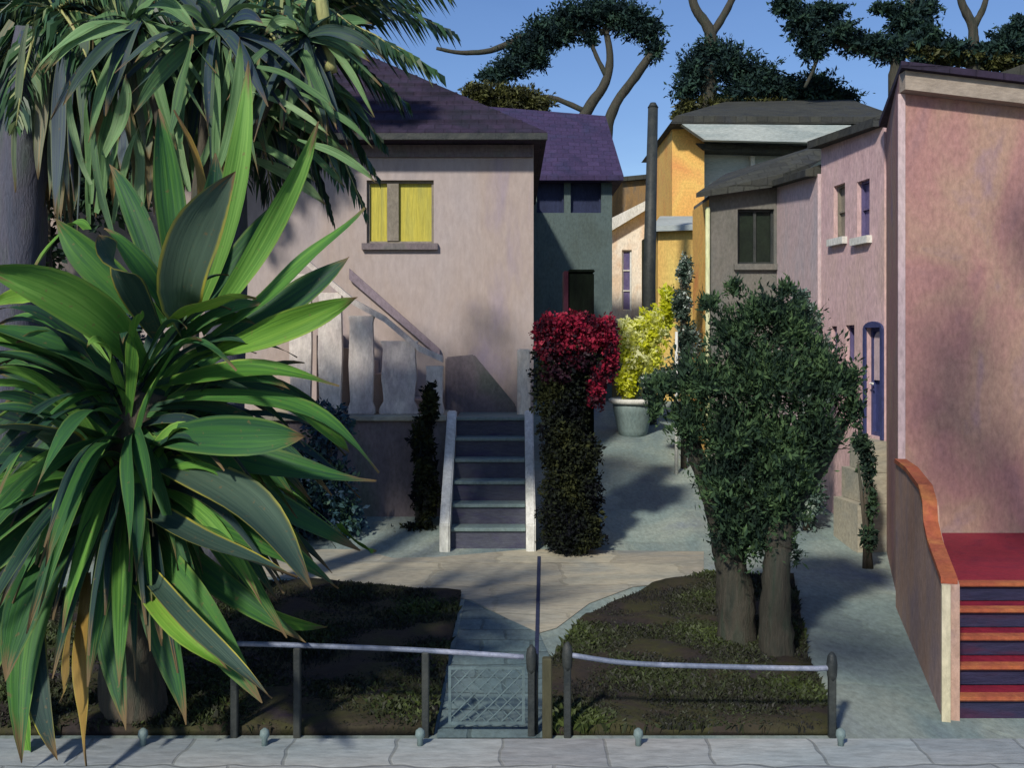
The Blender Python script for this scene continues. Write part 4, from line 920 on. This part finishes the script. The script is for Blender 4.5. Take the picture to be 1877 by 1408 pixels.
# skirt of hanging dry blades
data = []; r = random.Random(9)
for i in range(90):
    x = r.gauss(150, 105); y = r.uniform(30, 130); l = r.uniform(170, 330)
    dd = r.uniform(-.5, .6); x2 = x+(x-120)*.35+r.uniform(-20, 20)
    a = P(x, y, 8.6+dd); c = P(x2, y+l, 8.6+dd+r.uniform(-.2, .2)); b = P((x+x2)/2+(x-120)*.2, y+l*.4, 8.6+dd)
    data.append(((a, b, c), r.uniform(.06, .16), r.random()))
M['strapD'] = strapmat('hanging_dry_blade', [(.04,.06,.10), (.07,.10,.11), (.10,.15,.08), (.16,.17,.12), (.28,.20,.08)], (.26,.30,.10), .5)
strapobj('dry_skirt', data, M['strapD'], p2)
st_ = thing('flower_stalk', 'pale yellow green cut palm stem seen high above the plum roof', 'stem', (X(603, 9.4), 9.4, 0)) if False else None

M['strapU'] = strapmat('upper_blade_green', [(.02,.04,.07), (.04,.08,.05), (.08,.17,.06), (.15,.27,.11), (.24,.36,.18)], (.25,.28,.08), .2)
dr_ = thing('dracaena', 'broad-bladed green dracaena crown between the two palms, high above the spiky plant', 'plant', (X(350, 8.0), 8.0, 0))
r = random.Random(21); data = []
for (hx, hy, n_, l0) in ((395, 60, 60, 190), (560, 70, 44, 150), (250, 40, 40, 170)):
    for i in range(n_):
        an = r.uniform(0, 6.283); l = r.uniform(.55, 1.15)*l0; dd = r.uniform(-.55, .45)
        x2, y2 = hx+math.cos(an)*l, hy+math.sin(an)*l+70
        a = P(hx+r.uniform(-18, 18), hy+r.uniform(-14, 14), 8.0); c = P(x2, y2, 8.0+dd); b = (a+c)/2+Vector((0, dd*.3, r.uniform(.1, .28)))
        data.append(((a, b, c), r.uniform(.05, .13), r.random()**1.3))
for i in range(46):
    x = r.uniform(150, 620); y = r.uniform(150, 330); l = r.uniform(130, 260); dd = r.uniform(-.5, .5); x2 = x+r.uniform(-70, 70)
    a = P(x, y+l*.5, 8.0+dd); c = P(x2, y-l*.5, 8.0+dd+r.uniform(-.2, .2)); b = (a+c)/2+Vector((r.uniform(-.12, .12), 0, 0))
    if x > 440: a, c = P(x-70, y-l*.25, 8.0+dd), P(x+75, y+l*.3, 8.0+dd); b = (a+c)/2+Vector((.06, 0, .08))
    data.append(((a, b, c), r.uniform(.05, .11), .3+.7*r.random()))
strapobj('blades', data, M['strapU'], dr_)
bm = bmesh.new(); limb(bm, [(340, 1100), (345, 800), (360, 400), (395, 70)], 8.0, .07, .05, 10); limb(bm, [(350, 500), (450, 260), (560, 80)], 8.0, .05, .04, 10); limb(bm, [(350, 450), (300, 250), (250, 50)], 8.0, .05, .04, 10)
finish('trunk', bm, M['bark'], dr_, True)
bm = bmesh.new(); limb(bm, [(606, 132), (600, 90), (594, 40), (580, -60)], 8.15, .058, .05, 12); finish('cut_stem', bm, M['paleg'], dr_, True)
# unseen tree, added out of view to dapple the lane and rose wall
ot = thing('unseen_shade_tree', 'unseen tree added out of view so its crown dapples the rose wall', 'tree', (2.9, 1.3, 0))
rb_ = random.Random(4); bl_ = []
for (tx, tz, rx) in ((3.85, 1.7, .28), (4.15, 2.3, .30), (4.05, 2.9, .2), (4.75, 3.3, .30), (3.9, 1.0, .22), (5.1, 2.1, .25), (4.5, 1.4, .2)):
    q = Vector((tx, 9.1, tz))+sv*(8.2+rb_.uniform(-.5, .5)); bl_.append((q, (rx, rx, rx*1.2)))
for (gx, gy, rx) in ((2.6, 8.0, .35), (2.9, 7.6, .3), (2.3, 7.7, .22)):
    q = Vector((gx, gy, 0))+sv*(10.5+rb_.uniform(-.5, .5)); bl_.append((q, (rx, rx, rx)))
bm = bmesh.new(); tube(bm, smoothpath([(2.9, 1.3, -.1), (2.7, 1.5, 3), (1.8, 2.4, 5.6), (.9, 3.6, 7.4)], 5), [.2-.009*i for i in range(16)], 10, .2)
for b_q in bl_: tube(bm, [(1.8, 2.4, 5.6), (Vector((1.4, 2.9, 6.4))+b_q[0])/2, b_q[0]], [.05, .035, .012], 6)
finish('trunk', bm, M['bark'], ot, True)
leaves('crown', bl_, 900, .16, LM['tree'], ot, aspect=.5, ragged=.6)

# broad-leaved tree filling the far upper left behind the palms
shrub('tree', 'dense green tree behind the palms at the upper left', 'tree', [(60,60,150,120), (220,60,130,100), (380,20,130,90), (520,10,110,70), (40,260,110,130), (170,330,100,100), (330,200,90,90), (460,120,80,70), (620,10,90,50), (20,450,90,90)], 12.6, 26000, .14, LM['tree'], (X(120, 12.6), 12.6, gz(12.6)), dep=.5, ragged=.45)

# ------------------------------------------------------------------ camera, sky, sun
cam = bpy.data.cameras.new('Camera'); co = bpy.data.objects.new('Camera', cam); C.objects.link(co)
co.location = (0, 0, CH); co.rotation_euler = (R(90), 0, 0)
cam.lens = 35; cam.sensor_width = 36; cam.shift_y = -(704-HY)/1877; cam.clip_end = 2000
S.camera = co
sv = Vector((-.45, -.95, .80)).normalized()
sun = bpy.data.lights.new('Sun', 'SUN'); so = bpy.data.objects.new('Sun', sun); C.objects.link(so)
sun.energy = 2.7; sun.angle = R(4); sun.color = (1, .93, .82)
so.rotation_euler = sv.to_track_quat('Z', 'Y').to_euler(); so.location = (-6, -4, 12)
wd = bpy.data.worlds.new('World'); S.world = wd; wd.use_nodes = True
nt = wd.node_tree; bg = nt.nodes['Background']
sk = nt.nodes.new('ShaderNodeTexSky'); sk.sky_type = 'NISHITA'; sk.sun_disc = False
sk.sun_elevation = math.asin(sv.z); sk.sun_rotation = math.atan2(sv.x, sv.y); sk.air_density = 1.0; sk.dust_density = .4; sk.ozone_density = 2.0
hs_ = nt.nodes.new('ShaderNodeHueSaturation'); hs_.inputs['Saturation'].default_value = 1.2; hs_.inputs['Value'].default_value = .54; hs_.inputs['Hue'].default_value = .512
tc_ = nt.nodes.new('ShaderNodeTexCoord'); mp_ = nt.nodes.new('ShaderNodeMapping'); mp_.inputs['Rotation'].default_value = (0, R(40), 0); mp_.inputs['Scale'].default_value = (2, 2, 7)
nz_ = nt.nodes.new('ShaderNodeTexNoise'); nz_.inputs['Scale'].default_value = 2.2; nz_.inputs['Detail'].default_value = 5; nz_.inputs['Distortion'].default_value = .7
mr_ = nt.nodes.new('ShaderNodeMapRange'); mr_.inputs['From Min'].default_value = .35; mr_.inputs['From Max'].default_value = .8; mr_.inputs['To Max'].default_value = .5
mx_ = nt.nodes.new('ShaderNodeMix'); mx_.data_type = 'RGBA'; mx_.inputs['B'].default_value = (.85, 1.55, 3.1, 1)
nt.links.new(tc_.outputs['Generated'], mp_.inputs[0]); nt.links.new(mp_.outputs[0], nz_.inputs['Vector']); nt.links.new(nz_.outputs[0], mr_.inputs[0])
nt.links.new(sk.outputs[0], hs_.inputs['Color']); nt.links.new(hs_.outputs[0], mx_.inputs['A']); nt.links.new(mr_.outputs[0], mx_.inputs['Factor'])
nt.links.new(mx_.outputs['Result'], bg.inputs['Color']); bg.inputs['Strength'].default_value = .15
S.view_settings.view_transform = 'Standard'; S.view_settings.look = 'None'; S.view_settings.exposure = .6; S.view_settings.gamma = 1
S.render.engine = 'CYCLES'
